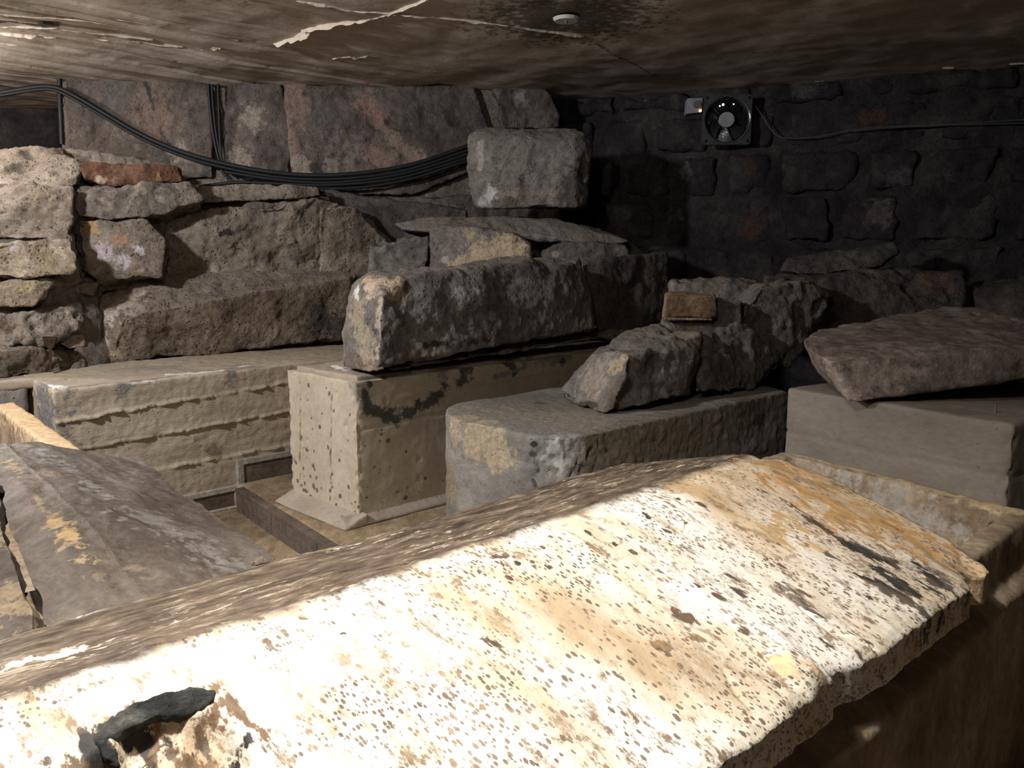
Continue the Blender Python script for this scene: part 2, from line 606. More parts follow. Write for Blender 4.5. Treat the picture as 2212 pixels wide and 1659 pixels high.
def build_ceiling():
    xs = np.unique(np.concatenate([np.linspace(-4.2, -2.7, 12), np.linspace(-2.7, 2.7, 420), np.linspace(2.7, 4.2, 12)]))
    ys = np.unique(np.concatenate([np.linspace(-1.2, 2.75, 40), np.linspace(2.75, 4.9, 190), np.linspace(4.9, 5.6, 6)]))
    X, Yy = np.meshgrid(xs, ys, indexing='ij')
    p = np.stack([X.ravel(), Yy.ravel(), np.zeros(X.size)], 1)
    # imprints of formwork boards, each a little higher or lower
    d = np.array([.735, .678])
    n = np.array([-.678, .735])
    s = p[:, :2] @ n
    t = p[:, :2] @ d
    k = np.floor(s / .17 + .12 * fbm(np.stack([t, s * 0, s * 0], 1) * 2, 2, 3))
    off = _hash(k.astype(np.int64), (k * 0 + 3).astype(np.int64), (k * 0).astype(np.int64), 5)
    left = sstep(.2, -1.4, p[:, 0])
    z = off * (.002 + .007 * left)
    q = np.stack([t * 1.3, s * 11, s * 0], 1)
    z += fbm(q, 4, 8) * (.003 + .007 * left)
    z += fbm(p * 3.1, 3, 4) * .008
    # the slab thickens towards the left wall
    z -= .05 * sstep(3.4, 4.25, p[:, 1] - .12 * (p[:, 0] + 2.2)) * sstep(-.2, -1.6, p[:, 0])
    P = np.stack([X.ravel(), Yy.ravel(), ZC + z], 1)
    me = grid_mesh(P.reshape(X.shape + (3,)))
    soot = (.2, .172, .15)
    tints = [(G(1225, 40, .9), .3, soot), ((G(1290, 95, .9), G(1420, 165, .9)), .008, (.2, .16, .125)),
             ((G(0, 48, .9), G(125, 52, .9)), .02, (.09, .08, .08)),
             ((G(240, 37, .9), G(520, 86, .9)), .006, (.22, .17, .125)),
             ((G(240, 48, .9), G(330, 60, .9)), .006, (.22, .17, .125)),
             (G(40, 20, .9), .1, (.42, .37, .3))]
    set_tint(me, P, tints)
    o = link_mesh('ceiling', me, M['ceiling'], (0, 3, ZC))
    tag(o, 'low concrete ceiling slab with board marks and pale casting ridges', 'ceiling', None, 'structure')

    def fin(poly, wdt, drop, seed):
        """jagged ridge of cement squeezed out of a formwork joint, hanging from the slab"""
        pts = [G(x, y, .9) for x, y in poly]
        res = []
        for a, b in zip(pts[:-1], pts[1:]):
            m = max(2, int(np.linalg.norm(b - a) / .012))
            res += [a + (b - a) * (i / m) for i in range(m)]
        res.append(pts[-1])
        res = np.array(res)
        nz = fbm(res * 26, 3, seed)
        nz2 = fbm(res * 60, 2, seed + 3)
        dirs = np.gradient(res, axis=0)
        dirs /= np.linalg.norm(dirs, axis=1)[:, None] + 1e-9
        side = np.stack([-dirs[:, 1], dirs[:, 0], 0 * dirs[:, 0]], 1)
        bm = bmesh.new()
        ring = []
        for i, c in enumerate(res):
            e = min(1, i / 2, (len(res) - 1 - i) / 2) * .9 + .1
            hw = wdt * (1 + .5 * nz2[i]) * e
            dp = drop * max(.08, .75 + 1.2 * nz[i]) * e
            c2 = c + side[i] * nz2[i] * wdt * .6
            ring.append([bm.verts.new(c2 + side[i] * hw + ZX * .015), bm.verts.new(c2 + side[i] * hw * .5 - ZX * (dp * .8 + .004)),
                         bm.verts.new(c2 - side[i] * hw * .3 - ZX * (dp + .004)), bm.verts.new(c2 - side[i] * hw + ZX * .015)])
        for a, b in zip(ring[:-1], ring[1:]):
            for j in range(3):
                bm.faces.new((a[j], a[j + 1], b[j + 1], b[j]))
        bm_obj('mortar_ridge', bm, M['fin'], res.mean(0), o)
    for k_, (poly, w_, dr) in enumerate([
            ([(590, 92), (630, 82), (670, 70)], 0.0052, 0.0150), ([(650, 69), (720, 54), (800, 40)], 0.0040, 0.0075), ([(800, 42), (860, 22), (900, 8), (930, -5)], 0.0060, 0.0060),
            ([(430, 105), (455, 103), (480, 95), (500, 96)], 0.0080, 0.0105), ([(300, 122), (350, 118), (380, 114), (412, 113)], 0.0060, 0.0075),
            ([(708, 126), (730, 121), (756, 120), (772, 123), (800, 117)], 0.0040, 0.0067), ([(600, 132), (655, 129)], 0.0035, 0.0045),
            ([(640, 0), (700, 9), (760, 22)], 0.0060, 0.0053), ([(760, 22), (880, 30), (950, 38)], 0.0060, 0.0060), ([(950, 38), (1050, 48), (1130, 58), (1200, 70), (1260, 79)], 0.0040, 0.0045),
            ([(0, 72), (60, 74), (120, 78), (178, 84)], 0.0055, 0.0075), ([(200, 82), (290, 87), (330, 93), (395, 100)], 0.0055, 0.0053),
            ([(0, 56), (70, 58), (125, 58)], 0.0040, 0.0060), ([(500, 98), (545, 100)], 0.0040, 0.0053),
            ([(0, 92), (120, 98), (260, 104)], 0.0035, 0.0045),
            ([(1755, 173), (1805, 172)], 0.0030, 0.0045), ([(2035, 147), (2060, 147)], 0.0030, 0.0037), ([(2180, 138), (2212, 137)], 0.0030, 0.0037),
            ([(236, 36), (380, 60), (520, 85)], .003, .004), ([(0, 110), (170, 122), (340, 135)], .003, .003), ([(0, 125), (300, 144), (600, 163)], .004, .004),
            ([(120, 60), (330, 85)], .003, .003), ([(560, 145), (700, 152)], .003, .003), ([(420, 75), (590, 104)], .003, .003), ([(0, 30), (160, 40), (330, 62)], .003, .004)]):
        fin(poly, w_, dr, k_ * 5)
    return o


ceiling = build_ceiling()

# ceiling disc
def build_disc():
    c = G(1223, 38, .9)
    r = empty('ceiling_cover', (c[0], c[1], ZC - .012))
    tag(r, 'small round white cover plate on the dark patch of the ceiling', 'cover plate')
    bm = bmesh.new()
    bmesh.ops.create_cone(bm, cap_ends=True, segments=40, radius1=.044, radius2=.052, depth=.012)
    bmesh.ops.translate(bm, verts=bm.verts, vec=Vector((c[0], c[1], ZC - .008)))
    bm_obj('plate', bm, plain_mat('dusty_white_plastic', (.62, .6, .54), .6), (c[0], c[1], ZC - .012), r, False, .001)
    bm = bmesh.new()
    bmesh.ops.create_cone(bm, cap_ends=True, segments=12, radius1=.004, radius2=.007, depth=.012)
    bmesh.ops.translate(bm, verts=bm.verts, vec=Vector((c[0], c[1] - .01, ZC - .02)))
    bm_obj('screw', bm, M['wire'], (c[0], c[1], ZC - .02), r)


build_disc()

# ------------------------------------------------------------------ setting: back walls
BA = np.array([-2.46, 4.08])
BB = np.array([.24, 4.69])
BD = (BB - BA) / np.linalg.norm(BB - BA)
BN = np.array([-BD[1], BD[0]])            # away from the viewer


def wallpt(px, py, off=0.0, p0=BA, d=BD):
    n = np.array([-d[1], d[0]])
    return PV(px, py, np.array(p0) + n * off, d)


def wall_prism(pxs, p0, d, depth, off=0.0):
    n = np.array([-d[1], d[0], 0])
    w_ = [wallpt(x, y, off, p0, d) for x, y in pxs]
    return w_ + [p + n * depth for p in w_]


def build_back_wall():
    e0 = wallpt(122, 300)[:2]
    b = np.array([.30, 4.70])
    n = BN
    plan = [e0 + n * .06, BB + n * .06 - BD * .04, BB + n * .5 - BD * .04, e0 + n * .5]
    wl = rock('wall_back', [prism(plan, -.02, ZC + .1)], M['mortar'], .03, 2, .012, label='old rubble wall at the back left, above the ruined masonry', cat='wall', kind='structure')
    pink, grey, cream, dk = (.215, .15, .127), (.11, .098, .09), (.27, .228, .188), (.05, .043, .04)
    def T(x, y, r, c): return (wallpt(x, y), r, c)
    def T2(x, y, x2, y2, r, c): return ((wallpt(x, y), wallpt(x2, y2)), r, c)
    stones = [
        ([(138, 138), (450, 150), (462, 385), (300, 400), (136, 400)], .15, 0.0,
         [T(330, 260, .12, (.17, .125, .1)), T(210, 330, .1, (.1, .08, .065)), T2(315, 180, 350, 290, .012, dk), T2(350, 290, 380, 330, .008, dk), T2(180, 230, 190, 300, .008, dk), T(250, 200, .08, grey), T(390, 330, .05, cream)]),
        ([(492, 155), (600, 155), (640, 300), (620, 400), (482, 400), (480, 300)], .15, .005, [T(540, 250, .06, cream), T(520, 340, .05, cream), T(540, 180, .05, grey)]),
        ([(606, 155), (1020, 175), (1060, 280), (1040, 360), (900, 420), (640, 420), (640, 300)], .15, .0,
         [T2(640, 190, 625, 340, .045, pink), T2(790, 220, 820, 255, .05, (.24, .15, .125)), T2(640, 350, 680, 400, .05, cream), T(680, 370, .04, dk), T(835, 262, .025, dk), T2(960, 235, 975, 265, .02, dk), T2(800, 330, 870, 360, .05, pink), T(740, 320, .09, (.17, .135, .115)), T(720, 360, .05, cream), T2(850, 300, 920, 360, .04, (.24, .175, .14)), T(700, 250, .06, grey)]),
        ([(1066, 180), (1175, 180), (1205, 230), (1208, 275), (1085, 282)], .14, -.02, [T(1120, 210, .04, (.2, .18, .165))]),
        ([(1062, 285), (1205, 282), (1215, 420), (1060, 420)], .14, .02, []),
        ([(640, 425), (900, 425), (1060, 420), (1210, 425), (1210, 560), (640, 560)], .12, .02, []),
        ([(150, 400), (470, 400), (630, 405), (640, 560), (150, 560)], .12, .015, []),
    ]
    for px, dep, off, tn in stones:
        rock('stone', [wall_prism(px, BA, BD, dep, off)], M['wall_stone'], .011, 2, .011, tn, wl, f=1.1)
    # back of the far-left recess, in dark stone that stands for the shade inside
    rock('recess_back', [wall_prism([(-700, 60), (140, 60), (140, 520), (-700, 520)], BA, BD, .1, .9)], M['night_stone'], .04, 2, .008, (), wl)
    return wl


wall_back = build_back_wall()
RA = np.array([.30, 4.99])
RB = np.array([2.62, 4.02])
RD = (RB - RA) / np.linalg.norm(RB - RA)


def build_right_wall():
    n = np.array([-RD[1], RD[0]])
    plan = [RA - RD * .6 + n * .008, RB + RD * .8 + n * .008, RB + RD * .8 + n * .5, RA - RD * .6 + n * .5]
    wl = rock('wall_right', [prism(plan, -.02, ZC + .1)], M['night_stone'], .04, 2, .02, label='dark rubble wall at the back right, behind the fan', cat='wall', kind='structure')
    rnd = random.Random(5)
    z = .0
    n3 = np.array([n[0], n[1], 0])
    while z < 1.86:
        h = rnd.uniform(.2, .3)
        if z + h > 1.8: h = 1.92 - z
        s = -.5 - rnd.uniform(0, .3)
        while s < 3.1:
            l = rnd.uniform(.24, .55)
            j = lambda a: rnd.uniform(-a, a)
            g = .011
            f0 = rnd.uniform(-.03, .004)
            P0 = np.array([RA[0], RA[1], 0]) + np.array([RD[0], RD[1], 0]) * s
            D3 = np.array([RD[0], RD[1], 0])
            fr = [P0 + D3 * (g + abs(j(.05))) + ZX * (z + g + abs(j(.02))), P0 + D3 * (l - g - abs(j(.05))) + ZX * (z + g + abs(j(.02))),
                  P0 + D3 * (l - g - abs(j(.05))) + ZX * (z + h - g - abs(j(.02))), P0 + D3 * (g + abs(j(.05))) + ZX * (z + h - g - abs(j(.02)))]
            fr = [p + n3 * (f0 + j(.015)) for p in fr]
            tn = []
            ctr = sum(fr) / 4
            if rnd.random() < .3: tn.append((ctr + D3 * j(.1) + ZX * j(.06), rnd.uniform(.03, .07), rnd.choice([(.1, .087, .08), (.075, .045, .034), (.075, .07, .072)])))
            if z + h > .55:
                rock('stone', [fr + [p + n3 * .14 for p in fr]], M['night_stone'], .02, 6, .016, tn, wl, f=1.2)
            s += l
        z += h
    return wl


wall_right = build_right_wall()

# ------------------------------------------------------------------ setting: floors and the low walls
W0 = np.array([-1.108, 3.164])
STEP_A = G(515, 1055, -.91)
STEP_B = G(690, 1165, -.91)


def build_floor():
    bm = bmesh.new()
    box_bm(bm, (-4.2, -1.2, -.1), (4.2, 5.6, 0.0))
    o = bm_obj('floor', bm, M['floor'], (0, 0, 0))
    tag(o, 'tan stone floor at the bottom of the pit', 'floor', None, 'structure')
    sd = (STEP_B - STEP_A) / np.linalg.norm(STEP_B - STEP_A)
    a = STEP_A - sd * .1
    b = STEP_B + sd * .75
    c = b + UX * 2.6
    d = a + UX * 2.6
    up = rock('floor', [prism([a, b, c, d], -.02, .09)], M['floor'], .03, 0, .001, origin=(a[0], a[1], 0),
              label='raised tan floor slab on which the square pier stands', cat='floor', kind='structure', fine=.2)
    # riser tile and its grout lip along the step
    sn = np.array([sd[1], -sd[0], 0])
    if sn @ UX > 0: sn = -sn
    r = empty('trim_1', STEP_A - ZX * .09)
    tag(r, 'dark stone riser along the edge of the raised floor', 'trim', None, 'structure')

    def strip(name, a_, b_, nrm, z0, z1, th, mat, par):
        bm_ = bmesh.new()
        q = [a_, b_, b_ + nrm * th, a_ + nrm * th]
        v = [bm_.verts.new((p[0], p[1], z)) for z in (z0, z1) for p in q]
        for f_ in ((0, 1, 2, 3), (4, 7, 6, 5), (0, 4, 5, 1), (1, 5, 6, 2), (2, 6, 7, 3), (3, 7, 4, 0)):
            bm_.faces.new([v[i] for i in f_])
        return bm_obj(name, bm_, mat, (a_ + b_) / 2 * np.array([1, 1, 0]) + ZX * z0, par, False, .002)
    L = np.linalg.norm(b - STEP_A)
    q = STEP_A.copy(); q[2] = 0
    cuts = [0, .36, .74, L]
    for s0, s1 in zip(cuts[:-1], cuts[1:]):
        strip('riser_tile', q + sd * (s0 + .002), q + sd * (s1 - .002), sn, .002, .078, .012, M['skirting'], r)
    strip('riser_cap', q - sn * .022, q + sd * L - sn * .022, sn, .078, .093, .036, M['skirting'], r)
    # skirting along the low wall
    k = empty('baseboard_left', np.array([W0[0], W0[1], 0]))
    tag(k, 'dark skirting stones with pale grout lip along the foot of the low wall', 'skirting', None, 'structure')
    wn = -NX
    on = lambda px, py: PV(px, py, W0, UX[:2]) * np.array([1, 1, 0])
    a1, b1, c1 = on(380, 1090), on(514, 1055), on(700, 1000)
    strip('skirting_stone', a1 - UX * .2, b1 - UX * .002, wn, .0, .066, .016, M['skirting'], k)
    strip('grout_lip', a1 - UX * .2, b1, wn, .066, .086, .022, M['grout'], k)
    strip('skirting_stone', b1 + UX * .022, c1, wn, .09, .166, .016, M['skirting'], k)
    strip('grout_lip', b1 - UX * .006, c1, wn, .166, .188, .022, M['grout'], k)
    strip('grout_lip', b1 - UX * .006, b1 + UX * .02, wn, .075, .17, .022, M['grout'], k)
    strip('grout_lip', a1 - UX * .2 + wn * .016, b1 + wn * .016, wn, .0, .006, .02, M['grout'], k)


build_floor()


def board_disp(lines, p0, d, nrm, seed, depth=.006, ridge=.007, rough=.0035, vertical=False):
    """horizontal formwork boards: slightly different planes, ragged fins at the joints"""
    d3 = np.array([d[0], d[1], 0.0])
    def fn(p, n):
        s = (p - np.array([p0[0], p0[1], 0])) @ d3
        face = sstep(.5, .9, n @ nrm)
        q = np.stack([s * 7, p[:, 2] * 40, s * 0], 1)
        o = rough * fbm(q, 4, seed) + .002 * fbm(p * 9, 3, seed + 2) + .0016 * fbm(p * 45, 2, seed + 6)
        prev = -np.ones(len(p))
        for k, (za, zb, sl) in enumerate(lines):
            zl = za + (zb - za) * s / sl + .004 * fbm(np.stack([s * 25, s * 0, s * 0], 1), 3, seed + k)
            o = o + face * depth * ((-1) ** k) * sstep(-.004, .004, zl - p[:, 2]) * (.5 + .5 * (k + 1) / len(lines))
            jag = np.clip(.75 + .7 * fbm(np.stack([s * 30, s * 0 + k, s * 0], 1), 3, seed + 40 + k), 0, 1.4)
            o = o + face * ridge * jag * np.exp(-((p[:, 2] - zl) / .0045) ** 2)
        holes = fbm(np.stack([s * 16, p[:, 2] * 34, s * 0], 1), 3, seed + 7)
        o = o - face * .008 * np.clip(holes - .8, 0, .5)
        return o
    return fn


def build_left_wall():
    a = PV(116, 856, W0, UX[:2]) * np.array([1, 1, 0])
    b = a + UX * 1.9
    zt = H - .462
    root = empty('concrete_plinth_wall', a)
    tag(root, 'long low tan concrete wall with board marks, under the ruined masonry', 'plinth')
    lines = [(H - .571, H - .526, .85), (H - .678, H - .649, .8), (H - .80, H - .79, .8)]
    tn = []
    onw = lambda x, y: PV(x, y, W0, UX[:2])
    tn += [(onw(270, 838), .03, (.22, .21, .2)), (onw(500, 812), .035, (.2, .19, .175)), ((onw(280, 826), onw(330, 822)), .008, (.6, .58, .55)), (onw(460, 975), .03, (.22, .17, .12))]
    endc = a + NX * .14
    tn += [((a + NX * .12 + ZX * .3, a + NX * .12 + ZX * .5), .1, (.19, .175, .165))]
    body = rock('wall_body', [[*prism([a, b, b + NX * .5, a + NX * .5], 0, 0)] + [p + ZX * (zt + (.0 if i < 1 else .02)) for i, p in enumerate([a, b, b + NX * .5, a + NX * .5])]],
                M['tan_concrete'], .0062, 0, 0, tn, root, board_disp(lines, a, UX, -NX, 4, .005, .013, .0016))
    # a second lump of grey concrete behind the wall end, carrying the ledge on to the left
    c = a + NX * .27 - UX * .02
    rock('wall_return', [prism([c, c + NX * .8, c + NX * .8 - UX * 1.3, c - UX * 1.3], 0, zt - .005)], M['grey_concrete'], .014, 1, .008, [(onw(55, 845), .03, (.62, .61, .6))], root)
    # mortar ledge on top
    led = []
    zt2 = zt + .012
    t0 = a + NX * .015
    plan = [t0 + UX * .01, b + NX * .03, b + NX * .9, t0 + NX * .9 + UX * .01]
    white = (.72, .7, .66)
    tt = [((G(60, 829, -.45), G(105, 832, -.45)), .02, white), ((G(105, 832, -.45), G(155, 838, -.45)), .014, white), ((G(155, 838, -.45), G(260, 829, -.45)), .015, white),
          ((G(260, 829, -.45), G(370, 812, -.45)), .013, white), ((G(370, 808, -.45), G(480, 800, -.45)), .018, white), ((G(520, 792, -.45), G(700, 752, -.45)), .014, white)]
    def led_disp(p, n):
        return .006 * fbm(p * 5, 3, 8) + .002 * fbm(p * 30, 2, 9)
    pl2 = [t0 + NX * .25 + UX * .3, t0 + NX * .9 + UX * .3, t0 + NX * .9 - UX * 1.2, t0 + NX * .25 - UX * 1.2]
    rock('mortar_ledge', [[np.array([p[0], p[1], z]) for p in q_ for z in (zt - .02, zt2)] for q_ in (plan, pl2)], M['ledge_mortar'], .010, 1, 0, tt, root, led_disp)


build_left_wall()


def build_pier():
    a = np.array([-.521, 2.655, 0])
    b = np.array([-.832, 2.955, 0])
    c = b + UX * 1.5
    d = a + UX * 1.5
    zt = H - .418
    root = empty('concrete_pier', a + np.array([0, 0, .09]))
    tag(root, 'square smooth tan concrete pier with grey cement smears under the long pale-capped stone', 'pier')
    fr = lambda x, y: PV(x, y, a, UX[:2])
    lf = lambda x, y: PV(x, y, a, (b - a)[:2] / np.linalg.norm((b - a)[:2]))
    g, gp = (.09, .088, .08), (.24, .225, .2)
    tn = [((fr(790, 850), fr(800, 885)), .022, g), ((fr(800, 885), fr(860, 903)), .022, g), ((fr(860, 900), fr(905, 880)), .02, g), ((fr(905, 878), fr(955, 850)), .02, g), (fr(960, 838), .018, g),
          (fr(800, 830), .015, g), (fr(1000, 815), .03, g), (fr(1010, 800), .022, g), ((fr(1095, 780), fr(1110, 800)), .02, g), (fr(950, 800), .035, gp), (fr(1130, 775), .03, gp),
          ((fr(1070, 815), fr(1130, 795)), .012, gp), ((fr(1150, 775), fr(1230, 768)), .025, gp), (fr(1215, 775), .022, g), ((lf(760, 830), lf(768, 850)), .018, (.3, .27, .23)),
          ((lf(648, 815), lf(648, 1080)), .006, (.2, .16, .11), .6), ((lf(716, 830), lf(714, 1080)), .006, (.2, .16, .11), .6)]
    rr = random.Random(6)
    for k in range(80):
        t_ = rr.random()
        q_ = (a * (1 - t_) + b * t_) if k < 55 else a + UX * rr.uniform(.02, .5)
        q_ = np.array([q_[0], q_[1], rr.uniform(.12, zt - .03) if k % 3 else rr.uniform(.1, .25)])
        tn.append((q_, rr.uniform(.003, .0065), (.16, .12, .085), 1.5))
    def disp(p, n):
        o = .0018 * fbm(p * 14, 3, 2) + .003 * fbm(p * 4, 2, 5)
        # ragged arrises and the fine joint lines of the formwork
        s = (p - a) @ UX
        fc = sstep(.6, .9, n @ -NX)
        zl = .09 + .325 + .03 * s + .004 * fbm(np.stack([s * 30, s * 0, s * 0], 1), 3, 3)
        o = o - fc * .004 * np.exp(-((p[:, 2] - zl) / .004) ** 2)
        zl2 = .09 + .41 + .02 * s
        o = o - fc * .003 * sstep(-.003, .003, zl2 - p[:, 2]) * sstep(.15, .25, s)
        ed = np.minimum(np.linalg.norm((p - a)[:, :2], axis=1), np.linalg.norm((p - b)[:, :2], axis=1))
        o = o - .006 * sstep(.03, .0, ed) * np.clip(.3 + 1.5 * fbm(p * 38, 3, 12), 0, 1.6)
        pit = fbm(p * 30, 3, 31)
        o = o - .007 * np.clip(pit - .78, 0, .5) * 2
        return o
    rock('pier_body', [prism([a, b, c, d], .085, zt)], M['pier_concrete'], .006, 1, 0, tn, root, disp)
    # mortar fillet round the foot
    o1 = (a + b) / 2
    def foot(p, q, nrm, w_):
        lo = [p - nrm * .02, q - nrm * .02, p + nrm * w_, q + nrm * w_]
        return [np.array([x[0], x[1], .088]) for x in lo] + [np.array([x[0], x[1], .1]) for x in lo] + [np.array([x[0], x[1], .135]) for x in lo[:2]]
    rock('foot_fillet', [foot(a + NX * -.03, b, -UX, .075), foot(a - UX * .07, d, -NX, .03)], M['ledge_mortar'], .007, 3, .002, (), root)
    # bedding mortar on top
    tt = [((G(720, 792, -.41), G(745, 802, -.41)), .012, (.72, .7, .66)), ((G(770, 800, -.41), G(790, 806, -.41)), .008, (.7, .68, .64))]
    ia, ib = a - NX * -.03 + UX * .03, b - NX * .02 + UX * .03
    rock('mortar_bed', [prism([ia, ib, c - NX * .03, d + NX * .03], zt - .01, zt + .014)], M['ledge_mortar'], .009, 1, .004, tt, root)
    return a, b, zt


PA, PB, PZT = build_pier()


def build_curved_plinth():
    zt = H - .5
    outline = [(1230, 830), (1190, 838), (985, 871), (966, 880), (962, 893), (985, 906), (1060, 923), (1120, 936), (1170, 944), (1220, 947), (1262, 941), (1300, 931), (1500, 888), (1700, 846), (1760, 800)]
    pl = [G(x, y, -.5) for x, y in outline]
    pl[0] = pl[1] + UX * .3
    pl[-1] = pl[-2] + np.array([-.1, .5, 0])
    root = empty('concrete_plinth', (pl[8] * np.array([1, 1, 0])) + ZX * .09)
    tag(root, 'rounded grey concrete plinth with a tan plaster patch, behind the marble lid', 'plinth')
    tan, rtan, peb, pale = (.37, .3, .21), (.2, .165, .12), (.2, .19, .175), (.34, .32, .29)
    ed = lambda x, y, yy: Y(x, y, yy)
    tn = [(ed(1230, 980, 2.2), .055, (.37, .36, .335)), (ed(1010, 925, 2.48), .045, tan, 1.8), (ed(1050, 950, 2.4), .05, tan, 1.8), (ed(1085, 970, 2.33), .05, tan, 1.8), (ed(1110, 980, 2.3), .035, tan, 1.6), (ed(1000, 920, 2.5), .03, tan, 1.6),
          ((ed(1340, 960, 2.27), ed(1560, 930, 2.5)), .12, rtan), ((ed(1560, 930, 2.5), ed(1650, 880, 2.75)), .1, rtan), (ed(1370, 1010, 2.27), .08, rtan),
          ((ed(970, 900, 2.55), ed(985, 990, 2.52)), .02, pale), ((ed(985, 990, 2.52), ed(1060, 1035, 2.4)), .02, pale), (ed(1650, 905, 2.8), .05, (.12, .115, .11)), (ed(1640, 860, 2.8), .04, (.12, .115, .11)),
          (ed(980, 1050, 2.5), .06, (.25, .2, .14)), (ed(1090, 952, 2.33), .016, (.2, .155, .11)),
          ((G(1040, 895, -.5), G(1500, 860, -.5)), .12, (.235, .2, .155)), ((G(1100, 880, -.5), G(1250, 910, -.5)), .12, (.25, .215, .165)), (G(1170, 870, -.5), .03, (.12, .11, .1))]
    rr = random.Random(4)
    for k in range(70):
        t_ = rr.random()
        q_ = G(1150, 941, -.5) * (1 - t_) + G(1310, 929, -.5) * t_ - UX * .01 * 0 - ZX * rr.uniform(.012, .15)
        tn.append((q_, rr.uniform(.005, .010), rr.choice([(.05, .047, .042), (.08, .075, .066)]), 2.0))
    def disp(p, n):
        up = sstep(.5, .9, n[:, 2])
        o = .003 * fbm(p * 8, 3, 3) + .004 * (1 - up) * fbm(p * 22, 3, 4)
        # open gravel pockets at the rounded corner, coarse plaster on the long face
        c = Y(1230, 975, 2.2)
        k = sstep(.2, .05, np.linalg.norm((p - c) * np.array([1, 1, 1.1]), axis=1))
        o = o - k * (1 - up) * .012 * np.clip(fbm(p * 55, 2, 6) - .1, 0, 1)
        k2 = sstep(.22, .4, (p - Y(1290, 940, 2.2)) @ UX + .2) * (1 - up)
        o = o + k2 * .007 * np.abs(fbm(p * 26, 4, 16))
        return o
    body = rock('plinth_body', [prism(pl[1:14], .0, zt), prism([pl[0], pl[1], pl[13], pl[14]], 0, zt)], M['grey_concrete'], .007, 2, 0, tn, root, disp)


build_curved_plinth()


def build_right_block():
    a = G(1700, 838, -.42); b = G(2190, 918, -.42)
    r = (b - a)[:2] / np.linalg.norm((b - a)[:2])
    n = np.array([-r[1], r[0], 0])
    if n[1] < 0: n = -n
    c = b + n * .75; d = a + n * .75
    for q in (a, b, c, d): q[2] = 0
    root = empty('concrete_block', (a + b) / 2)
    tag(root, 'plain beige concrete block wall at right, carrying the tilted slab', 'plinth')
    d3 = np.array([r[0], r[1], 0])
    def disp(p, nn):
        s = (p - a) @ d3
        o = .002 * fbm(p * 12, 3, 5)
        for k, zz in enumerate((.33, .44)):
            zl = zz + .006 * fbm(np.stack([s * 9, s * 0, s * 0], 1), 3, k)
            o = o - .004 * np.exp(-((p[:, 2] - zl) / .005) ** 2) * np.clip(.4 + fbm(np.stack([s * 6, s * 0 + k, s * 0], 1), 2, 8), 0, 1)
        ed = np.linalg.norm((p - b)[:, :2], axis=1)
        return o - .008 * sstep(.03, 0, ed) * np.clip(.2 + 1.3 * fbm(p * 30, 3, 12), 0, 1.5)
    rock('block_body', [prism([a, b, c, d], 0, H - .42)], M['block_concrete'], .008, 1, 0, [], root, disp)
    bm = bmesh.new()
    p = G(2150, 893, -.42)
    bmesh.ops.create_cone(bm, cap_ends=True, segments=10, radius1=.003, radius2=.002, depth=.03)
    bmesh.ops.translate(bm, verts=bm.verts, vec=Vector(p + ZX * .012))
    bm_obj('pin', bm, plain_mat('bright_steel', (.5, .5, .52), .3, .5, 1.0), p, root)


build_right_block()

# ------------------------------------------------------------------ marble sarcophagus
SROT = math.atan2(.688, .725)


def s2w(v):
    v = np.atleast_2d(v)
    return v[:, :1] * UX + v[:, 1:2] * NX + v[:, 2:] * ZX


def w2s(p):
    return np.array([p @ UX, p @ NX, p[2]])


def local_obj(name, me, mat, parent, smooth=True):
    if 'tint' not in me.attributes:
        me.attributes.new('tint', 'FLOAT_COLOR', 'POINT').data.foreach_set('color', np.zeros(len(me.vertices) * 4, np.float32))
    me.name = name
    me.materials.append(mat)
    if smooth: me.polygons.foreach_set('use_smooth', [True] * len(me.polygons))
    o = bpy.data.objects.new(name, me)
    COL.objects.link(o)
    o.parent = parent
    return o


E_Y, R_Y, FE_Y = .372, .757, 1.085
E_Z, R_Z, FE_Z = H - .49, H - .374, H - .455


def near_pt(px, py):
    A, B, C = s2w([[0, E_Y, E_Z], [1, E_Y, E_Z], [0, R_Y, R_Z]])
    return PP(px, py, A, B, C)


def far_pt(px, py):
    A, B, C = s2w([[0, FE_Y, FE_Z], [1, FE_Y, FE_Z], [0, R_Y, R_Z]])
    return PP(px, py, A, B, C)


